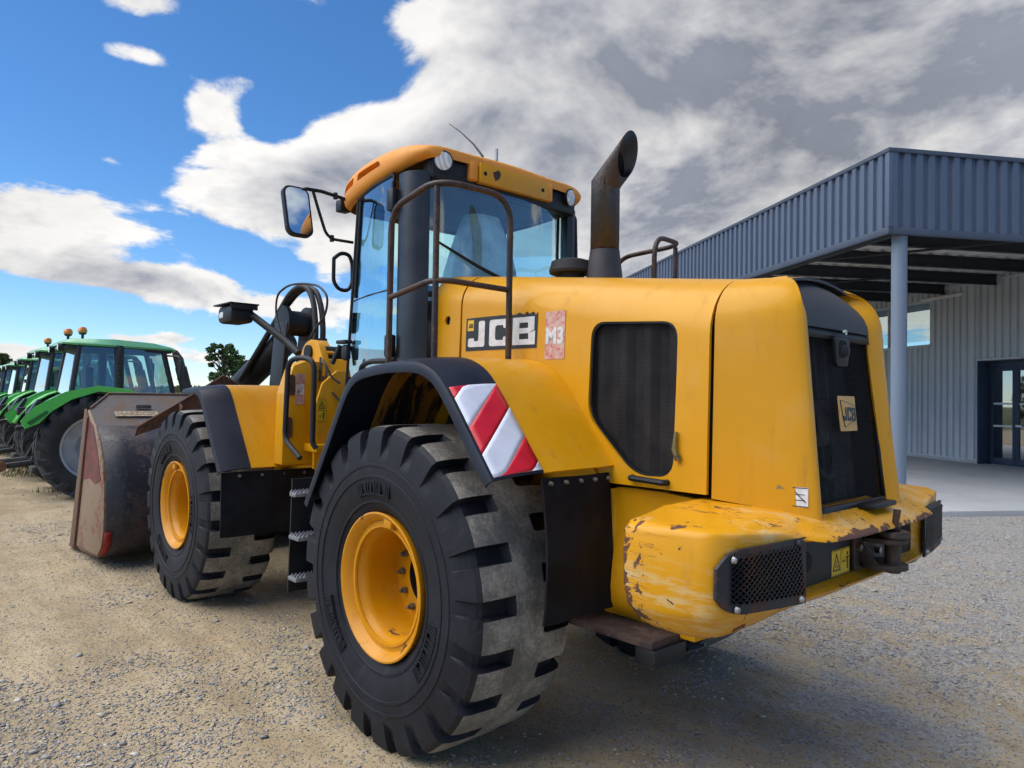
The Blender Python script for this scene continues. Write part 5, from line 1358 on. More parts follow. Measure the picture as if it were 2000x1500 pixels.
# roof shell
def roof_row(x, hw, zl, ze, zc):
    """outline across the roof at x: lower edge, outer rim, shoulder, crown"""
    half = [(x, hw - 0.05, zl - 0.005), (x, hw, zl), (x, hw + 0.015, zl + (ze - zl) * .5), (x, hw - 0.005, ze), (x, hw - 0.06, ze + 0.035), (x, hw * .62, zc - 0.012), (x, hw * .3, zc)]
    return half + [(x, 0, zc + .004)] + [(a_, -y, z) for a_, y, z in half[::-1]]
RF = [(1.70, 0.46, 3.07, 3.15, 3.17), (1.655, 0.565, 3.055, 3.20, 3.225), (1.50, 0.672, 3.05, 3.228, 3.262), (1.20, 0.740, 3.068, 3.245, 3.285), (0.90, 0.760, 3.105, 3.255, 3.295), (0.70, 0.760, 3.125, 3.25, 3.294), (0.56, 0.750, 3.145, 3.23, 3.287), (0.475, 0.70, 3.17, 3.218, 3.267), (0.445, 0.64, 3.19, 3.214, 3.247)]
g = G(); rr_ = [roof_row(*q) for q in RF]; g.grid(rr_)
g.add(rr_[0], [tuple(range(len(rr_[0])))]); g.add(rr_[-1], [tuple(range(len(rr_[-1])))[::-1]])
rf = cpart(g, 'roof', 'orange_roof', 60); bm = bmesh.new(); bm.from_mesh(rf.data); bmesh.ops.remove_doubles(bm, verts=bm.verts, dist=1e-5); bmesh.ops.recalc_face_normals(bm, faces=bm.faces); bm.to_mesh(rf.data); bm.free()
subsurf(rf, 2); bake(rf, 60)
# two long slots in each roof edge
for s in (1, -1):
    for pts_ in ([(1.56, 3.130), (1.27, 3.145), (1.27, 3.200), (1.53, 3.185)], [(1.20, 3.150), (0.86, 3.178), (0.90, 3.218), (1.20, 3.205)]):
        gc = G(); gc.prism([(x, 0.625 * s, z) for x, z in round_poly(pts_, 0.02, 3)], (0, 0.3 * s, 0)); cut(rf, gc.build('cutter', 'black'), 50)
# headliner
g = G(); g.prism([(0.575, 0.62, 3.045), (1.30, 0.62, 3.045), (1.52, 0.42, 3.045), (1.52, -0.42, 3.045), (1.30, -0.62, 3.045), (0.575, -0.62, 3.045)], (0, 0, 0.02)); cpart(g, 'headliner', 'cab_lining')
# rear valance with the yellow number board and its holes
def rear_x(y): return 0.318 + 0.0 * y
g = G(); g.box((0.475, -0.64, 3.045), (0.57, 0.64, 3.19), 0.02); cpart(g, 'roof_valance', 'black')
nb = G(); nb.box((0.425, -0.305, 3.078), (0.474, 0.300, 3.205), 0.006); nb = cpart(nb, 'number_board', 'yellow', 30)
for y in (0.262, -0.255):
    g = G(); g.lathe([(0.0, 0.4235), (0.014, 0.4235), (0.014, 0.4255)], 14, 'X', (0, y, 3.140)); cpart(g, 'board_hole', 'hole_black')
g = G(); blob = [(0.03 * math.cos(a_) * (1 + .25 * math.sin(3 * a_)) , 0.038 * math.sin(a_) * (1 + .3 * math.cos(2 * a_ + 1))) for a_ in np.linspace(0, 6.1, 18)]
g.prism([(0.4245, 0.165 + a_, 3.147 + b_) for a_, b_ in blob], (0.0008, 0, 0)); cpart(g, 'rust_patch', 'rust_plate')
for s in (1, -1):
    g = G(); g.box((0.440, min(.306 * s, .37 * s), 3.083), (0.50, max(.306 * s, .37 * s), 3.21), 0.012); cpart(g, 'board_bracket', 'orange_roof')
# work lamps under the roof edge
def work_lamp(c, dirv, r=0.062):
    l = empty('work_lamp', (0, 0, 0), 0, LD); dv = Vector(dirv).normalized(); c = Vector(c)
    g = G(); g.tube([c - dv * 0.085, c - dv * .05, c, c + dv * 0.012], [r * .55, r * .95, r * 1.05, r * 1.05], 22); part(g, 'lamp_body', 'black', 40, l)
    g = G(); g.tube([c + dv * 0.010, c + dv * 0.0165, c + dv * .020], [r * .92, r * .88, r * .5], 22); part(g, 'lens', 'lamp_lens', 50, l)
    return l
work_lamp((0.470, 0.568, 3.158), (-0.93, 0.30, -0.10)); work_lamp((0.470, -0.568, 3.158), (-0.95, -0.25, -0.10))
for s in (1, -1):
    g = G(); g.box((0.485, min(.44 * s, .65 * s), 3.06), (0.572, max(.44 * s, .65 * s), 3.165), 0.02); cpart(g, 'lamp_housing', 'black_matt')
# aerials
g = G(); g.tube([(0.589, 0.150, 3.315), (0.689, 0.150, 3.423), (0.832, 0.150, 3.544), (0.968, 0.150, 3.639)], [0.008, 0.006, 0.004, 0.0025], 6); cpart(g, 'aerial', 'black')
g = G(); g.tube([(0.60, 0.02, 3.25), (0.60, 0.02, 3.40)], 0.011, 8); cpart(g, 'beacon_stub', 'steel_pin')
# interior
st = empty('seat', (0, 0, 0), 0, LD)
g = G(); g.box((0.78, -0.20, 2.02), (1.24, 0.24, 2.16), 0.05); part(g, 'cushion', 'seat_grey', 40, st)
g = G(); g.box((0.66, -0.23, 2.10), (0.80, 0.27, 2.74), 0.06, mat=Matrix.Translation((0.02, 0, 0))); part(g, 'backrest', 'seat_grey', 40, st)
g = G(); g.box((0.685, -0.10, 2.72), (0.78, 0.14, 2.90), 0.045); part(g, 'headrest', 'seat_grey', 40, st)
g = G(); pr = []
for k in range(24):
    a_ = 2 * math.pi * k / 24; pr.append(a_)
rows_ = [[(0.74 + sx * math.cos(a_) * (1 + .08 * math.sin(5 * a_ + z * 9)), 0.02 + sy * math.sin(a_) * (1 + .06 * math.sin(4 * a_ + z * 7)), z) for a_ in pr] for z, sx, sy in ((2.08, .22, .37), (2.3, .19, .34), (2.55, .16, .31), (2.74, .145, .25), (2.86, .12, .19), (2.955, .09, .14), (2.98, .01, .02))]
g.grid(rows_, closed=True); 
g.v = [v for v in g.v]; part(g, 'plastic_cover', 'seat_plastic', 50, st)
g = G(); g.box((0.80, -0.62, 1.73), (1.25, -0.34, 2.25), 0.05); cpart(g, 'console', 'interior')
g = G(); g.box((0.62, 0.36, 1.73), (0.90, 0.60, 2.42), 0.05); cpart(g, 'air_box', 'interior')
g = G(); g.tube([(1.50, 0, 1.73), (1.40, 0, 2.20), (1.28, 0, 2.40)], 0.05, 10); cpart(g, 'steering_column', 'interior')
g = G(); tor = [[(lambda c_: (c_[0], c_[1], c_[2]))(Vector((1.26, 0, 2.42)) + (Vector((0.35, 0, 0.9)).cross(Vector((0, 1, 0))).normalized() * math.cos(a_) + Vector((0, 1, 0)) * math.sin(a_)) * (0.19 + 0.014 * math.cos(b_)) + Vector((0.35, 0, 0.9)).normalized() * 0.014 * math.sin(b_)) for b_ in np.linspace(0, 2 * math.pi, 8, endpoint=False)] for a_ in np.linspace(0, 2 * math.pi, 25)]
g.grid(tor, closed=True); cpart(g, 'steering_wheel', 'interior')
g = G(); g.box((0.765, 0.60, 1.73), (1.30, 0.63, 1.95), 0.02); cpart(g, 'door_pocket', 'interior')
# right-hand grab bar by the rear window
g = G(); g.tube([(0.70, -0.74, 3.10), (0.62, -0.79, 3.10), (0.60, -0.79, 2.60)], 0.016, 8, 0.06); cpart(g, 'grab_bar', 'black')
# left grab loop by the door
lp = [(1.44, 0.69, 2.66), (1.44, 0.83, 2.66), (1.44, 0.83, 2.38), (1.44, 0.69, 2.38), (1.44, 0.69, 2.66)]
pl2 = [(1.500, 0.739, 2.671), (1.500, 0.688, 2.718), (1.500, 0.619, 2.717), (1.500, 0.593, 2.655), (1.500, 0.589, 2.519), (1.500, 0.621, 2.456), (1.500, 0.694, 2.455), (1.500, 0.739, 2.508), (1.500, 0.739, 2.671)]
g = G(); g.tube(pl2, 0.014, 8, 0.03, fs=3); cpart(g, 'grab_loop', 'black')
# mirror on its bracket
mr = empty('mirror', (0, 0, 0), 0, LD)
ma = [(1.500, 0.958, 3.118), (1.500, 0.843, 3.124), (1.500, 0.709, 3.111), (1.450, 0.581, 3.079), (1.300, 0.410, 3.010)]
g = G(); g.tube(ma, 0.013, 8); g.tube([(1.500, 0.909, 3.117), (1.500, 0.864, 2.991), (1.500, 0.806, 2.840), (1.500, 0.758, 2.805), (1.450, 0.616, 2.795)], 0.011, 8, 0.04); part(g, 'bracket', 'black', 40, mr)
for a_, b_ in ((655, 383), (697, 399), (648, 467)): pass
for c_ in ((1.500, 0.737, 3.113), (1.500, 0.758, 2.809), (1.450, 0.581, 3.079)):
    g = G(); g.tube([Vector(c_) - Vector((0, 0, .022)), Vector(c_) + Vector((0, 0, .022))], 0.016, 8); part(g, 'clamp', 'black', 40, mr)
mo = Vector((1.500, 1.010, 2.957)); mrt = Vector((-0.10, -0.99, 0)).normalized(); mup = Vector((0.10, 0.10, 1)).normalized()
g = G(); g.prism([mo + mrt * a_ + mup * b_ for a_, b_ in rrect(0.185, 0.345, 0.055)], mrt.cross(mup) * -0.055, 0.014); part(g, 'housing', 'black', 40, mr)
g = G(); g.prism([mo + mrt * a_ + mup * b_ + mrt.cross(mup) * 0.001 for a_, b_ in rrect(0.155, 0.315, 0.045)], mrt.cross(mup) * 0.002); part(g, 'mirror_glass', 'mirror', 40, mr)
g = G(); g.tube([mo + mup * .15 - mrt.cross(mup) * .03, Vector(ma[0])], 0.012, 8); part(g, 'stem', 'black', 40, mr)
# forward work lamp under the roof front
g = G(); g.box(tuple(Vector((1.600, 0.612, 3.094)) + Vector((-.03, -.045, -.055))), tuple(Vector((1.600, 0.612, 3.076)) + Vector((.05, .045, .05))), 0.012); cpart(g, 'front_lamp', 'black')
# handle on top of the fender
g = G(); g.tube([(0.752, 0.950, 1.826), (0.737, 0.950, 1.888), (0.644, 0.950, 1.913), (0.379, 0.950, 1.912)], 0.016, 8, 0.05); part(g, 'fender_handle', 'black')
# access steps in front of the rear wheel
stp = empty('access_steps', (0, 0, 0), 0, LD)
for s in (1, -1):
    g = G(); g.prism([(1.03, 0.90 * s, 1.20), (1.03, 1.235 * s, 1.20), (1.03, 1.25 * s, 0.52), (1.03, 0.90 * s, 0.52)], (0.012, 0, 0)); part(g, 'step_back', 'black', 30, stp)
    g = G(); g.prism([(0.76, 0.90 * s, 1.20), (1.03, 0.90 * s, 1.20), (1.03, 0.90 * s, 0.52), (0.90, 0.90 * s, 0.52)], (0, -0.012 * s, 0)); part(g, 'step_side', 'black', 30, stp)
    for z, x0, x1 in ((0.62, 0.92, 1.028), (0.865, 0.90, 1.028), (1.12, 0.95, 1.028)):
        g = G(); g.box((x0, min(1.05 * s, 1.255 * s), z - .022), (x1, max(1.05 * s, 1.255 * s), z), 0.003)
        for k in range(8):
            y = (1.065 + 0.025 * k) * s
            for xx in np.arange(x0 + .010, x1, 0.034): g.add([(xx - .007, y - .009, z), (xx + .007, y - .009, z), (xx + .007, y + .009, z), (xx - .007, y + .009, z), (xx, y, z + .020)], [(0, 1, 4), (1, 2, 4), (2, 3, 4), (3, 0, 4)])
        part(g, 'step_tread', 'step_grey', 30, stp)

# ------------------------------------------------------------------ front frame
FF = [(3.05, 1.735), (2.72, 1.745), (2.62, 1.70), (2.20, 1.14)]
def ffr(ys_, dn_):
    pts_ = [Vector(q) for q in FF]; out = [pts_[0]]
    for i in (1, 2):
        a_, b_, c_ = pts_[i - 1], pts_[i], pts_[i + 1]; f1 = min(.08, (a_ - b_).length * .45); f2 = min(.08, (c_ - b_).length * .45); p0 = b_ + (a_ - b_).normalized() * f1; p1 = b_ + (c_ - b_).normalized() * f2
        for k in range(5): u = k / 4; out.append(p0 * (1 - u) ** 2 + b_ * 2 * u * (1 - u) + p1 * u * u)
    out.append(pts_[-1])
    return [[(offs(out, k, dn).x, y, offs(out, k, dn).y) for y, dn in zip(ys_, dn_)] for k in range(len(out))]
g = G(); g.grid(ffr([1.235, 1.24, 1.232, 1.18, 1.10, 1.02], [-.04, -.02, 0, .014, .026, .034])); o = part(g, 'front_fender_trim', 'fender_black', 50); solidify(o, .01, 0); bake(o, 50); both(o)
g = G(); g.grid(ffr([1.017, 0.85, 0.68, 0.50], [.030, .034, .036, .036])); o = part(g, 'front_fender', 'yellow', 50); solidify(o, .01, 0); bake(o, 50); both(o)
o = flap(2.19, 1.235, 0.50, 1.135, 0.665, 0.015); bake(o, 60); both(o)
for k in range(4):
    for s in (1, -1):
        y = (1.10 - 0.17 * k) * s; g = G(); g.lathe([(0.0, -0.016), (0.010, -0.013), (0.014, 0.0)], 10, 'X', (2.183, y, 1.105)); part(g, 'flap_bolt', 'bolt_steel')
# loader tower: two side plates, rounded top, joined behind
def tower(s):
    pts_ = [(1.92, 1.20), (1.95, 1.70), (2.06, 2.00), (2.14, 2.12), (2.26, 2.16), (2.38, 2.12), (2.46, 2.0), (2.55, 1.80), (2.85, 1.66), (2.95, 1.15)]
    g = G(); g.prism([(x, 0.52 * s, z) for x, z in round_poly(pts_, 0.05, 3)], (0, -0.06 * s, 0), 0.008); return part(g, 'tower_plate', 'yellow_worn', 35)
tower(1); tower(-1)
g = G(); g.prism([(1.90, 0.46, 1.15), (1.94, 0.46, 1.75), (2.08, 0.46, 1.99), (2.15, 0.46, 2.0), (2.06, 0.46, 1.75), (2.04, 0.46, 1.15)], (0, -0.92, 0)); part(g, 'tower_web', 'yellow_worn', 35)
g = G(); g.box((1.86, 0.40, 1.28), (2.22, 0.66, 1.34), 0.01); part(g, 'tower_bracket', 'yellow')
for z in (1.78, 1.45):
    g = G(); g.prism([(2.05 + a_, 0.523, z + b_) for a_, b_ in rrect(0.10, 0.16, 0.045)], (0, 0.004, 0)); part(g, 'tower_hole', 'rust_plate')
for sd in (1, -1):
    g = G(); g.prism([(2.05, 0.50 * sd, 1.18), (2.05, 0.84 * sd, 1.18), (2.05, 0.83 * sd, 1.72), (2.05, 0.76 * sd, 1.93), (2.05, 0.66 * sd, 1.97), (2.05, 0.50 * sd, 1.97)], (0.14, 0, 0), 0.012); part(g, 'tower_column', 'yellow_worn')
for z, y in ((1.78, 0.775), (1.46, 0.79)):
    g = G(); g.prism([(2.047, y + a_, z + b_) for a_, b_ in rrect(0.055, 0.16, 0.026)], (-0.003, 0, 0)); part(g, 'column_slot', 'rust_plate')
sticker(((2.047, 0.742, 1.635), (0, -1, 0), (0, 0, 1)), 0.072, 0.235, LD)
g = G(); g.prism([(1.93, y, z) for y, z in ((0.64, 1.15), (0.64, 1.62), (0.58, 1.80), (0.46, 1.90), (-0.46, 1.90), (-0.58, 1.80), (-0.64, 1.62), (-0.64, 1.15))], (0.03, 0, 0), 0.006); part(g, 'tower_web_front', 'yellow_worn')
twf = ((1.928, 0.585, 1.592), (0, -1, 0), (0, 0, 1))
wl2 = flat('warning_label', rrect(0.072, 0.165, 0.003), twf, 'decal_yellow', LD)
sym(wl2, (Vector(twf[0]) + Vector((0, 0, .04)), twf[1], twf[2]), warn_polys(0.0, .8)); sym(wl2, (Vector(twf[0]) + Vector((0, 0, -.04)), twf[1], twf[2]), man(.016, .8) + arr(-.014, .7) + [line((-.035, .120), (.035, .120), .003), line((-.035, .040), (.035, .040), .003), line((-.035, -.040), (.035, -.040), .003)])
# grab loop on the front frame
g = G(); g.tube([(1.624, 0.900, 1.267), (1.831, 0.920, 1.388), (1.800, 0.920, 1.946), (1.657, 0.900, 1.975), (1.521, 0.860, 1.948), (1.525, 0.860, 1.374), (1.503, 0.840, 1.340)], 0.019, 10, 0.07); part(g, 'frame_grab_loop', 'black')
# lamp arm with head lamp
hl = empty('head_lamp', (0, 0, 0), 0, LD)
g = G(); g.tube([(2.263, 0.620, 2.037), (2.393, 0.660, 2.130), (2.670, 0.800, 2.327), (2.756, 0.860, 2.395), (2.870, 0.900, 2.400)], 0.030, 10, 0.06); part(g, 'lamp_arm', 'black', 40, hl)
hc = Vector((2.824, 0.900, 2.371))
g = G(); g.box(tuple(hc + Vector((-.13, -.10, -.085))), tuple(hc + Vector((.16, .10, .055))), 0.035); part(g, 'lamp_body', 'black', 40, hl)
g = G(); g.box(tuple(hc + Vector((-.17, -.12, .060))), tuple(hc + Vector((.20, .12, .072))), 0.003); g.box(tuple(hc + Vector((-.165, -.11, .02))), tuple(hc + Vector((-.150, .11, .062))), 0.003); part(g, 'lamp_shield', 'black', 40, hl)
g = G(); g.box(tuple(hc + Vector((.02, .095, -.045))), tuple(hc + Vector((.10, .106, .005))), 0.01); part(g, 'indicator', 'lamp_lens', 40, hl)
hl2 = copy_tree(hl, LD); hl2.scale = (1, -1, 1)
# bell crank, tilt ram and lift arms
TY = 0.10
g = G(); g.lathe([(0.0, -0.14), (0.165, -0.14), (0.165, -0.10), (0.12, -0.09), (0.12, 0.09), (0.165, 0.10), (0.165, 0.14), (0.0, 0.14)], 28, 'Y', tuple(Vector((3.421, 0.100, 2.391)))); part(g, 'bell_crank_boss', 'black')
bc = Vector((3.421, 0.100, 2.391))
g = G(); g.prism([bc + Vector((-.14, .10, 0)), bc + Vector((.13, .10, 0)), bc + Vector((.30, .10, -1.0)), bc + Vector((.05, .10, -1.1))], (0, 0.05, 0), 0.01); g.prism([bc + Vector((-.14, -.15, 0)), bc + Vector((.13, -.15, 0)), bc + Vector((.30, -.15, -1.0)), bc + Vector((.05, -.15, -1.1))], (0, 0.05, 0), 0.01); part(g, 'bell_crank', 'black')
ra, rb = Vector((3.865, 0.000, 2.241)), Vector((5.325, 0.000, 1.654))
g = G(); g.tube([ra, rb], 0.135, 20); part(g, 'tilt_ram', 'black')
g = G(); g.tube([(3.622, 0.160, 2.500), (4.572, 0.160, 1.858)], 0.030, 8); part(g, 'ram_pipe', 'black')
g = G(); g.tube([rb, rb + (rb - ra).normalized() * .5], 0.06, 14); part(g, 'ram_rod', 'steel_pin')
for s in (1, -1):
    g = G(); g.prism([(2.20, 0.42 * s, 2.05), (2.34, 0.42 * s, 2.16), (3.2, 0.42 * s, 1.70), (4.1, 0.42 * s, 1.0), (4.62, 0.42 * s, 0.42), (4.5, 0.42 * s, 0.26), (4.25, 0.42 * s, 0.40), (3.7, 0.42 * s, 1.05), (3.0, 0.42 * s, 1.50)], (0, -0.09 * s, 0), 0.012); part(g, 'lift_arm', 'yellow_worn')
g = G(); g.tube([(2.28, -0.54, 2.05), (2.28, 0.54, 2.05)], 0.06, 14); part(g, 'arm_pivot', 'black')
# hoses arching over the tower
hs = [([(548, 606), (568, 572), (600, 556), (618, 585), (626, 640), (628, 690)], 0.022, 0.22), ([(560, 598), (585, 572), (612, 561), (634, 590), (641, 640), (642, 690)], 0.022, 0.16), ([(549, 655), (540, 600), (560, 562), (590, 554), (625, 560), (643, 590), (632, 630), (605, 665), (597, 700)], 0.009, 0.28)]
HPTS = [
 [(3.513, 0.220, 2.506), (3.300, 0.220, 2.657), (3.092, 0.220, 2.707), (2.928, 0.220, 2.672), (2.814, 0.220, 2.532), (2.766, 0.220, 2.302), (2.770, 0.220, 2.176)],
 [(3.489, 0.160, 2.559), (3.256, 0.160, 2.674), (3.050, 0.160, 2.696), (2.889, 0.160, 2.647), (2.785, 0.160, 2.490), (2.748, 0.160, 2.283), (2.753, 0.160, 2.179)],
 [(3.292, 0.300, 2.257), (3.425, 0.300, 2.481), (3.400, 0.300, 2.648), (3.175, 0.300, 2.711), (2.867, 0.300, 2.697), (2.560, 0.300, 2.642), (2.401, 0.300, 2.531), (2.440, 0.300, 2.383), (2.627, 0.300, 2.274), (2.773, 0.300, 2.153), (2.802, 0.300, 1.939)]]
for i, (pp, rr0) in enumerate(zip(HPTS, (0.026, 0.026, 0.010))):
    g = G(); g.tube(pp, rr0, 8, 0.16, fs=5); part(g, 'hose', 'hose', 50)
for i, yy in enumerate((0.22, 0.16)):
    p0 = Vector(HPTS[i][-1]); g = G(); g.tube([p0 + Vector((0, 0, .03)), p0 - Vector((0, 0, .05))], 0.040, 10); g.tube([p0 - Vector((0, 0, .04)), p0 + Vector((-.12, 0, -.30)), p0 + Vector((-.42, -.05, -.52)), p0 + Vector((-.75, -.10, -.75))], 0.030, 8, 0.15); part(g, 'pipe', 'hose', 50)
for i in range(5):
    y = 0.10 + 0.06 * i; g = G(); g.tube([(2.05, y, 2.0 - .03 * i), (1.85, y + .02, 1.80 - .03 * i), (1.70, y - .04, 1.45), (1.45, y * .6, 1.10)], 0.016, 8, 0.15); part(g, 'hose', 'hose', 50)
for pts_ in ([(2.02, .50, 1.93), (1.96, .54, 1.85), (2.0, .53, 1.78), (1.90, .48, 1.70), (1.80, .40, 1.55)], [(2.03, .53, 1.98), (1.94, .56, 1.95), (1.90, .52, 1.84), (1.86, .47, 1.80)], [(2.05, .54, 2.0), (2.0, .57, 1.90), (2.04, .55, 1.82)]):
    g = G(); g.tube(pts_, 0.009, 6, 0.05); part(g, 'cable', 'hose', 50)

# ------------------------------------------------------------------ bucket
bk = empty('bucket', (0, 0, 0), 0, LD)
BW = 1.40
sh = [(5.08, 1.35), (4.88, 1.20), (4.74, 1.02), (4.66, 0.80), (4.635, 0.58), (4.65, 0.36), (4.72, 0.20), (4.86, 0.10), (5.10, 0.06)]
g = G(); g.grid([[(x, y, z) for y in np.linspace(BW, -BW, 15)] for x, z in sh]); o = part(g, 'shell', 'bucket_dark', 60, bk); solidify(o, 0.025, 0)
g = G(); g.grid([[(x, y, z) for y in (BW, -BW)] for x, z in ((5.10, 0.058), (5.92, 0.03))]); o = part(g, 'floor_plate', 'bucket_edge', 30, bk); solidify(o, 0.03, 0)
g = G(); g.prism([(5.90, BW + .03, 0.015), (6.06, BW + .03, 0.012), (6.06, BW + .03, 0.035), (5.90, BW + .03, 0.06)], (0, -2 * BW - .06, 0)); part(g, 'cutting_edge', 'bucket_edge', 30, bk)
# spill guard leaning forward with clipped corners
sg = [(BW, 5.09, 1.352), (BW, 5.37, 1.53), (BW - 0.22, 5.60, 1.685), (-BW + 0.22, 5.60, 1.685), (-BW, 5.37, 1.53), (-BW, 5.09, 1.352)]
g = G(); g.prism([(x, y, z) for y, x, z in sg], (0.016, 0, -0.025)); part(g, 'spill_guard', 'bucket_grey', 30, bk)
g = G(); g.tube([(5.37, BW, 1.535), (5.60, BW - .22, 1.69), (5.60, -BW + .22, 1.69), (5.37, -BW, 1.535)], 0.014, 6); part(g, 'guard_lip', 'bucket_edge', 30, bk)
g = G(); g.tube([(5.085, BW, 1.350), (5.085, -BW, 1.350)], 0.012, 6); part(g, 'weld_seam', 'bucket_dark', 30, bk)
for s in (1, -1):
    poly = [(5.10, 1.35), (4.90, 1.20), (4.765, 1.02), (4.685, 0.80), (4.66, 0.58), (4.675, 0.36), (4.74, 0.20), (4.88, 0.10), (5.92, 0.05), (5.40, 1.52)]
    g = G(); g.prism([(x, (BW - 0.01) * s, z) for x, z in poly], (0, 0.028 * s, 0), 0.004); part(g, 'end_plate', 'bucket_side', 30, bk)
    g = G(); g.prism([(5.33, (BW + .019) * s, 1.44), (5.44, (BW + .019) * s, 1.53), (5.98, (BW + .019) * s, 0.035), (5.78, (BW + .019) * s, 0.035)], (0, 0.022 * s, 0), 0.004); part(g, 'side_cutter', 'bucket_edge', 30, bk)
    g = G(); g.prism([(5.14, (BW + .019) * s, 1.36), (4.95, (BW + .019) * s, 1.12), (4.80, (BW + .019) * s, 0.85), (5.0, (BW + .019) * s, 0.79), (5.25, (BW + .019) * s, 0.83), (5.56, (BW + .019) * s, 0.78), (5.33, (BW + .019) * s, 1.42)], (0, 0.004 * s, 0)); part(g, 'red_panel', 'red_paint', 30, bk)
g = G(); g.grid([[(x - 0.024, y, z) for y in (BW + .012, BW - .05)] for x, z in sh[5:8]]); o = part(g, 'red_mark', 'red_mark', 40, bk); solidify(o, 0.003, 0)
hfm = ((5.29, 0.93, 1.487), (0, -1, 0), (0.80, 0, 0.6))
hfm = ((5.255, 0.99, 1.478), (0, -1, 0), (0.83, 0, 0.55))
pl3 = flat('steel_plate_label', rrect(0.42, 0.085, 0.005), hfm, 'plate_beige', bk, 0.004)
text_mesh('plate_lettering', 'HARDOX', 0.085, 'plate_letter', pl3, shifted(hfm, 0.0055), 0.002, 1.05)
g = G(); g.box((-.075, -.012, -.02), (.075, .012, .02), 0.004, mat=Matrix.Translation((5.36, 0.90, 1.555))); hh_ = part(g, 'lifting_lug', 'bucket_grey', 30, bk); hh_.data.transform(Matrix.Translation((5.36, 0.90, 1.555)) @ Matrix.Rotation(R(90), 4, 'Z') @ Matrix.Translation((-5.36, -0.90, -1.555)))
# raised back plate between the lift arms, rusty, with its flange
tri = [(4.595, 1.180, 1.279), (4.595, 1.159, 1.369), (4.595, 0.763, 1.617), (4.595, 0.332, 1.902), (4.595, -0.022, 1.696), (4.595, -0.153, 0.977), (4.595, 0.793, 1.415)]
g = G(); g.prism(tri, (0.018, 0, 0)); part(g, 'guard_plate', 'rust_plate', 20, bk)
g = G(); g.tube(tri[1:5], 0.010, 6); part(g, 'guard_plate_lip', 'bucket_edge', 40, bk)
for f_ in (tri[2],):
    q0 = Vector(f_); g = G(); g.prism([q0 + Vector((-.002, 0, -.01)), q0 + Vector((-.09, 0, -.05)), q0 + Vector((-.09, 0, -.12)), q0 + Vector((-.002, 0, -.22))], (0, 0.014, 0)); part(g, 'guard_rib', 'rust_plate', 20, bk)


# ================================================================== green tractors in a row
def gloss(name, base, rough=0.3, coat=0.4):
    m, t, b = principled(name, base, rough, 0, coat)
    c = ocoord(t); n = t.noise(c, 3, 5, 0.6); n2 = t.noise(c, 25, 4, 0.65)
    col = t.mix(n, tuple(x * 0.85 for x in base) + (1,), tuple(min(1, x * 1.1) for x in base) + (1,))
    t.put(b.inputs['Base Color'], t.mix(t.math('MULTIPLY', t.sstep(n2, 0.55, 0.8), 0.25), col, (0.16, 0.14, 0.10, 1)))
    return m
gloss('tractor_green', (0.095, 0.52, 0.085)); gloss('tractor_roof', (0.17, 0.50, 0.27), 0.4)
gloss('tractor_dark_green', (0.02, 0.14, 0.04))
plain('tractor_black', (0.015, 0.016, 0.019), 0.5, 0, 0.3, 8)
plain('tractor_iron', (0.03, 0.031, 0.034), 0.65, 0.2, 0.5, 6)
plain('rim_silver', (0.33, 0.345, 0.36), 0.45, 0.3, 0.15, 4)
plain('amber', (0.62, 0.20, 0.03), 0.25, 0, 0.2, 20)
plain('ag_tyre', (0.016, 0.0165, 0.018), 0.75, 0, 0.5, 5, bmp=0.2, bscale=40)
plain('ag_lug', (0.030, 0.030, 0.031), 0.8, 0, 0.6, 4)
plain('ball_rust', (0.16, 0.07, 0.035), 0.7, 0.1, 0.4, 20)

def ag_wheel(Rw, w, rim, nl, name, parent, loc, flip):
    wh = empty(name, loc, 0 if not flip else math.pi, parent)
    hw = w / 2; rc = Rw - 0.045
    g = G(); g.lathe([(rim, hw * .82), (rim + .03, hw * .93), (rim + (rc - rim) * .5, hw * 1.02), (rc - .06, hw * .95), (rc - .015, hw * .80), (rc, hw * .4), (rc + .004, 0), (rc, -hw * .4), (rc - .015, -hw * .8), (rc - .06, -hw * .95), (rim + (rc - rim) * .5, -hw * 1.02), (rim + .03, -hw * .93), (rim, -hw * .82)], 48)
    g.build('tyre', 'ag_tyre', wh, 40)
    g = G()
    for s in (1, -1):
        for k in range(nl):
            a0 = 2 * math.pi * (k + (0.5 if s < 0 else 0)) / nl; sw = 0.30; lw = 0.075 * 20 / nl
            V = []
            for u, y in ((0, 0.02), (0.5, 0.55), (0.86, 0.90), (1.0, 1.0)):
                a = a0 - sw * u; rt_ = Rw if u < 0.9 else Rw - 0.09; rb = rc - 0.02 if u < .9 else rc - .13
                for da, rr in ((-lw, rb), (-lw * .8, rt_), (lw * .8, rt_), (lw, rb)):
                    V.append((rr * math.cos(a + da), y * hw * s, rr * math.sin(a + da)))
            F_ = []
            for i in range(3):
                for j in range(3): F_.append((i * 4 + j, i * 4 + j + 1, (i + 1) * 4 + j + 1, (i + 1) * 4 + j))
            F_ += [(0, 1, 2, 3), (15, 14, 13, 12)]; g.add(V, F_)
    g.build('tread', 'ag_lug', wh, 25)
    g = G(); g.lathe([(rim + .02, hw * .86), (rim + .015, hw * .9), (rim - .02, hw * .84), (rim - .035, hw * .5), (rim - .05, hw * .30), (rim * .55, hw * .22), (rim * .42, hw * .55), (rim * .22, hw * .62), (0, hw * .62)], 36); g.build('rim', 'rim_silver', wh, 30)
    return wh
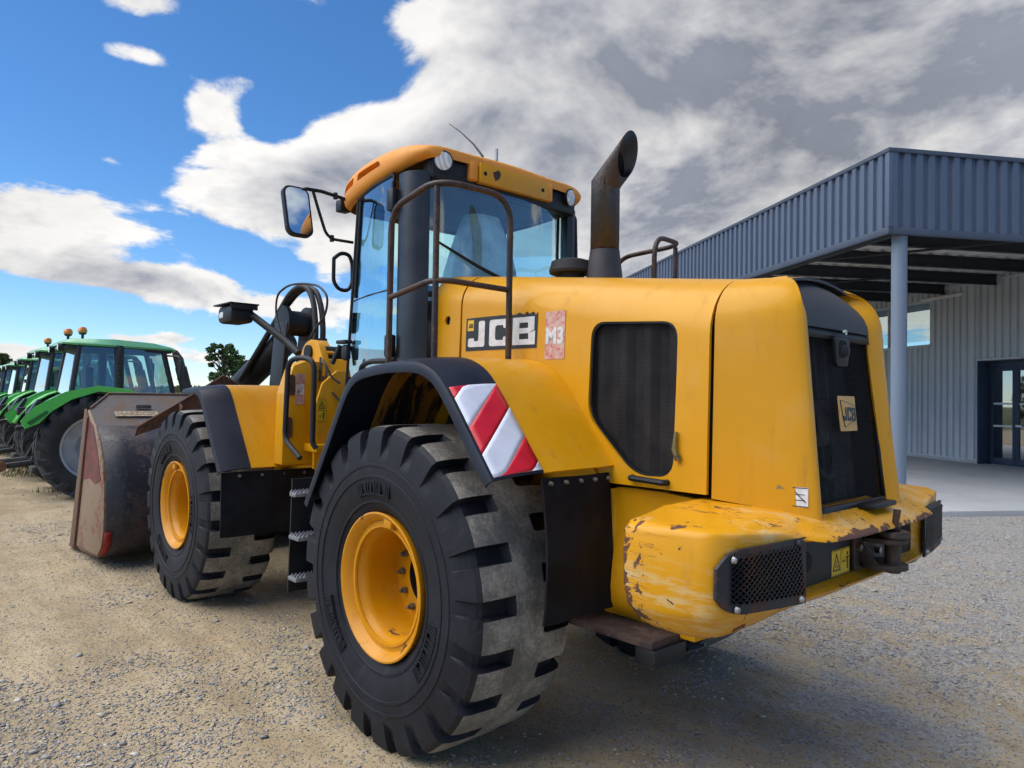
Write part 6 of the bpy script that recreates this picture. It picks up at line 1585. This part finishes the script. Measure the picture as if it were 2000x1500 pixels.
def make_tractor():
    T = empty('tractor')
    P_ = lambda g, n, m, s=35: g.build(n, m, T, s)
    for s in (1, -1):
        ag_wheel(0.83, 0.50, 0.50, 20, 'rear_wheel', T, (0, 0.86 * s, 0.82), s < 0)
        ag_wheel(0.60, 0.42, 0.34, 18, 'front_wheel', T, (2.35, 0.82 * s, 0.59), s < 0)
    g = G(); g.box((-0.45, -0.28, 0.55), (2.8, 0.28, 1.0), 0.05); P_(g, 'chassis', 'tractor_iron')
    g = G(); g.tube([(0, -0.7, 0.82), (0, 0.7, 0.82)], 0.16, 14); P_(g, 'rear_axle', 'tractor_iron'); g = G(); g.tube([(2.35, -0.7, 0.60), (2.35, 0.7, 0.60)], 0.09, 12); P_(g, 'front_axle', 'tractor_iron')
    # bonnet
    rows_ = []
    for x, w, zt, zb in ((1.25, .38, 1.66, 1.0), (1.8, .38, 1.63, 1.0), (2.5, .36, 1.55, 1.0), (2.95, .32, 1.42, 1.0), (3.08, .26, 1.25, 1.02)):
        rows_.append([(x, w, zb), (x, w + .02, (zt + zb) / 2), (x, w, zt - .12), (x, w - .10, zt - .02), (x, 0, zt + .02), (x, -w + .10, zt - .02), (x, -w, zt - .12), (x, -w - .02, (zt + zb) / 2), (x, -w, zb)])
    g = G(); g.grid(rows_); g.add(rows_[-1], [tuple(range(9))]); P_(g, 'bonnet', 'tractor_green', 50)
    # rear fenders: a band over each wheel, green on top, dark edge, tail lamp
    for s in (1, -1):
        def arc(r0, dz=0.0, y0=0.58, y1=1.08, a0=18, a1=158):
            rr_ = []
            for k in range(15):
                a = R(a0 + (a1 - a0) * k / 14); rx, rz = r0 * 1.06, r0
                rr_.append([(rx * math.cos(a), y * s, 0.80 + rz * math.sin(a)) for y in (y0, y0 + (y1 - y0) * .5, y1)])
            return rr_
        g = G(); g.grid(arc(0.985)); o = P_(g, 'rear_fender', 'tractor_green', 60); solidify(o, 0.03)
        g = G(); rr_ = []
        for k in range(15):
            a = R(18 + 140 * k / 14); rr_.append([(0.985 * 1.06 * math.cos(a), 1.083 * s, 0.80 + 0.985 * math.sin(a)), (0.90 * 1.03 * math.cos(a), 1.09 * s, 0.80 + 0.90 * math.sin(a))])
        g.grid(rr_); o = P_(g, 'fender_edge', 'tractor_black', 60); solidify(o, 0.02)
        # green flank of the fender climbing to the cab
        g = G(); fl_ = [(-0.98, 1.14), (-1.04, 1.26), (-0.86, 1.48), (-0.45, 1.72), (0.0, 1.825), (0.45, 1.78), (0.86, 1.56), (0.78, 1.50), (0.42, 1.69), (0.0, 1.73), (-0.36, 1.60), (-0.62, 1.42), (-0.80, 1.22)]
        g.prism([(x, 1.094 * s, z) for x, z in fl_], (0, 0.012 * s, 0)); P_(g, 'fender_flank', 'tractor_green', 40)
        g = G(); g.prism([(-0.80 + a_, 1.108 * s, 1.335 + b_) for a_, b_ in [(-.16, -.10), (.10, .09), (.13, .05), (-.10, -.14)]], (0, .006 * s, 0)); P_(g, 'vent_strip', 'tractor_dark_green')
        g = G(); g.prism([(-0.86 + a_, 0.80 * s, 1.50 + b_) for a_, b_ in round_poly([(-.08, -.13), (.06, .10), (.10, .08), (-.01, -.15)], .02)], (0, .22 * s, 0)); P_(g, 'tail_lamp', 'tractor_black')
        g = G(); g.box((-0.93, min(.60 * s, .78 * s), 1.30), (-0.78, max(.60 * s, .78 * s), 1.44), 0.02); P_(g, 'tail_housing', 'tractor_black')
    # cab
    cz0, cz1 = 1.12, 2.50
    CB = [(-0.42, 0.62), (1.28, 0.55)]
    pil = {'rear_pillar': ((-0.34, 0.72, 1.55), (-0.22, 0.66, cz1)), 'middle_pillar': ((0.36, 0.80, 1.15), (0.36, 0.70, cz1)), 'front_pillar': ((1.30, 0.66, 1.45), (1.06, 0.62, cz1))}
    for nm, (a_, b_) in pil.items():
        for s in (1, -1):
            g = G(); r_ = 0.075 if nm == 'middle_pillar' else 0.045
            g.tube([(a_[0], a_[1] * s, a_[2]), (b_[0], b_[1] * s, b_[2])], r_, 8); P_(g, nm, 'tractor_black')
            if nm == 'middle_pillar' and s < 0:
                for k in range(12):
                    z = 1.62 + .065 * k; y = -0.80 + (z - 1.15) / 1.35 * .10 - .075; g = G(); g.box((.33, y - .01, z), (.40, y + .02, z + .03), 0.004); P_(g, 'pillar_louvre', 'tractor_iron')
    for s in (1, -1):
        g = G(); g.add([(-0.30, .735 * s, 1.62), (.34, .79 * s, 1.60), (.34, .705 * s, 2.47), (-0.20, .665 * s, 2.47)], [(0, 1, 2, 3)]); P_(g, 'side_window', 'tractor_glass')
        g = G(); g.add([(.38, .80 * s, 1.30), (1.28, .67 * s, 1.42), (1.06, .625 * s, 2.47), (.38, .70 * s, 2.47)], [(0, 1, 2, 3)]); P_(g, 'door_window', 'tractor_glass')
        g = G(); g.tube([(.40, .80 * s, 1.30), (.85, .75 * s, 1.33), (1.29, .67 * s, 1.44)], .03, 6); g.tube([(-.32, .74 * s, 1.60), (.36, .80 * s, 1.58)], .03, 6); P_(g, 'sill', 'tractor_black')
    g = G(); g.add([(-0.36, .70, 1.62), (-0.36, -.70, 1.62), (-0.24, -.63, 2.47), (-0.24, .63, 2.47)], [(0, 1, 2, 3)]); P_(g, 'rear_window', 'tractor_glass')
    g = G(); g.add([(1.32, .62, 1.62), (1.32, -.62, 1.62), (1.09, -.58, 2.47), (1.09, .58, 2.47)], [(0, 1, 2, 3)]); P_(g, 'windscreen', 'tractor_glass')
    g = G(); g.box((-0.36, -.60, 1.0), (1.25, .60, 1.18), .03); P_(g, 'cab_floor', 'tractor_black')
    rows_ = []
    for x, w, z0, z1 in ((-0.46, .62, 2.50, 2.555), (-0.30, .72, 2.49, 2.61), (0.3, .76, 2.48, 2.63), (0.9, .74, 2.47, 2.60), (1.22, .68, 2.46, 2.54), (1.30, .58, 2.46, 2.50)):
        rows_.append([(x, w - .03, z0), (x, w, z0 + .03), (x, w - .04, z1 - .02), (x, w * .5, z1), (x, -w * .5, z1), (x, -w + .04, z1 - .02), (x, -w, z0 + .03), (x, -w + .03, z0)])
    g = G(); g.grid(rows_); g.add(rows_[0], [tuple(range(8))]); g.add(rows_[-1], [tuple(range(8))[::-1]]); P_(g, 'roof', 'tractor_roof', 40)
    g = G(); g.box((-0.40, -.66, 2.42), (1.2, .66, 2.478), .01); P_(g, 'roof_lining', 'tractor_black')
    for s in (1, -1):
        for y in (.50,):
            g = G(); g.tube([(-0.42, y * s, 2.46), (-0.50, y * s, 2.45)], .065, 12); l_ = P_(g, 'rear_lamp', 'tractor_black'); g = G(); g.tube([(-0.501, y * s, 2.45), (-0.507, y * s, 2.45)], .055, 12); g.build('lens', 'lamp_lens', l_)
        # mirrors
        g = G(); g.tube([(1.10, .62 * s, 2.38), (1.25, .98 * s, 2.36), (1.25, 1.0 * s, 2.20)], .018, 6, .05); P_(g, 'mirror_arm', 'tractor_black')
        g = G(); g.box((1.23, min(.90 * s, 1.10 * s), 1.95), (1.29, max(.90 * s, 1.10 * s), 2.30), .02); P_(g, 'mirror', 'tractor_black')
    # seat, wheel
    g = G(); g.box((-.02, -.22, 1.5), (.45, .22, 1.62), .05); g.box((-.06, -.22, 1.6), (.08, .22, 2.15), .05); P_(g, 'seat', 'seat_grey')
    g = G(); g.tube([(1.1, 0, 1.2), (.85, 0, 1.75)], .06, 8); g.lathe([(.17, -.015), (.20, 0), (.17, .015)], 18, 'Z', (.83, 0, 1.78)); P_(g, 'steering', 'interior')
    # exhaust on the right front pillar
    g = G(); g.tube([(1.50, -.68, 1.35), (1.46, -.69, 1.75), (1.34, -.72, 2.18)], .10, 12); o = P_(g, 'exhaust', 'tractor_iron')
    g = G(); g.tube([(1.34, -.72, 2.16), (1.30, -.72, 2.32), (1.23, -.72, 2.46)], [.085, .085, .05], 12); P_(g, 'exhaust_tip', 'exhaust_steel')
    # three-point linkage and hitch
    for s in (1, -1):
        g = G(); g.tube([(-.35, .32 * s, .62), (-.95, .40 * s, .55), (-1.25, .42 * s, .52)], .05, 8); P_(g, 'lower_link', 'tractor_iron')
        g = G(); g.tube([(-1.22, .37 * s, .52), (-1.22, .47 * s, .52)], .085, 12); P_(g, 'link_hook', 'ball_rust')
        g = G(); g.tube([(-.55, .30 * s, 1.15), (-.80, .38 * s, .60)], .028, 8); P_(g, 'lift_rod', 'tractor_iron')
    g = G(); g.box((-.62, -.26, .75), (-.42, .26, 1.42), .04); P_(g, 'lift_housing', 'tractor_iron'); g = G(); g.tube([(-.55, 0, 1.25), (-1.0, 0, 1.10)], .035, 8); P_(g, 'top_link', 'tractor_iron')
    g = G(); g.box((-.78, -.22, .36), (-.40, .22, .48), .03); P_(g, 'drawbar', 'tractor_iron')
    return T
def beacon(T, x, y):
    b_ = empty('beacon', (0, 0, 0), 0, T)
    g = G(); g.tube([(x, y, 2.56), (x, y, 2.70)], .022, 8); g.build('stem', 'tractor_black', b_)
    g = G(); g.lathe([(0, .10), (.045, .095), (.068, .06), (.072, .02), (.06, 0), (0, 0)], 16, 'Z', (x, y, 2.72)); g.build('lens', 'amber', b_)
    g = G(); g.lathe([(0, .0), (.062, 0.0), (.05, -.03), (0, -.03)], 14, 'Z', (x, y, 2.72)); g.build('base', 'tractor_black', b_)
proto = make_tractor()
fyaw = R(-92.79)
Lb = [('nearest green tractor, its rear wheel half hidden behind the loader bucket', 0.0, 1.0, ((-0.25, 0.30), (-0.12, -0.28))),
      ('second green tractor of the row, its cab just behind the nearest one', 3.15, 1.0, ((-0.2, 0.1),)),
      ('third green tractor of the row, counted from the loader bucket', 6.2, 0.97, ()),
      ('fourth green tractor of the row, with an orange beacon on its roof', 9.4, 0.95, ((0.1, -0.2),)),
      ('fifth green tractor of the row, only its cab corner showing', 12.6, 0.95, ()),
      ('farthest green tractor at the left edge of the row', 16.0, 0.95, ())]
SPOT = [(11.103, 0.257), (14.249, 0.104), (17.296, -0.045), (20.492, -0.201), (23.688, -0.356), (27.084, -0.522)]
for i, (lab, s_, sc, bc_) in enumerate(Lb):
    T = proto if i == 0 else copy_tree(proto)
    T.location = (*SPOT[i], -0.02)
    T.rotation_euler = (0, 0, fyaw + R((0, 2.0, -1.5, 1.0, -2.0, 1.5)[i])); T.scale = (sc, sc, sc)
    tag(T, lab, 'tractor', 'green tractors parked in a row')
for o in [q for q in bpy.data.objects if q.name.startswith('tractor') and q.parent is None and q.type == 'EMPTY']:
    i = [k for k, q in enumerate(Lb) if q[0] == o['label']][0]
    for x, y in Lb[i][3]: beacon(o, x, y)
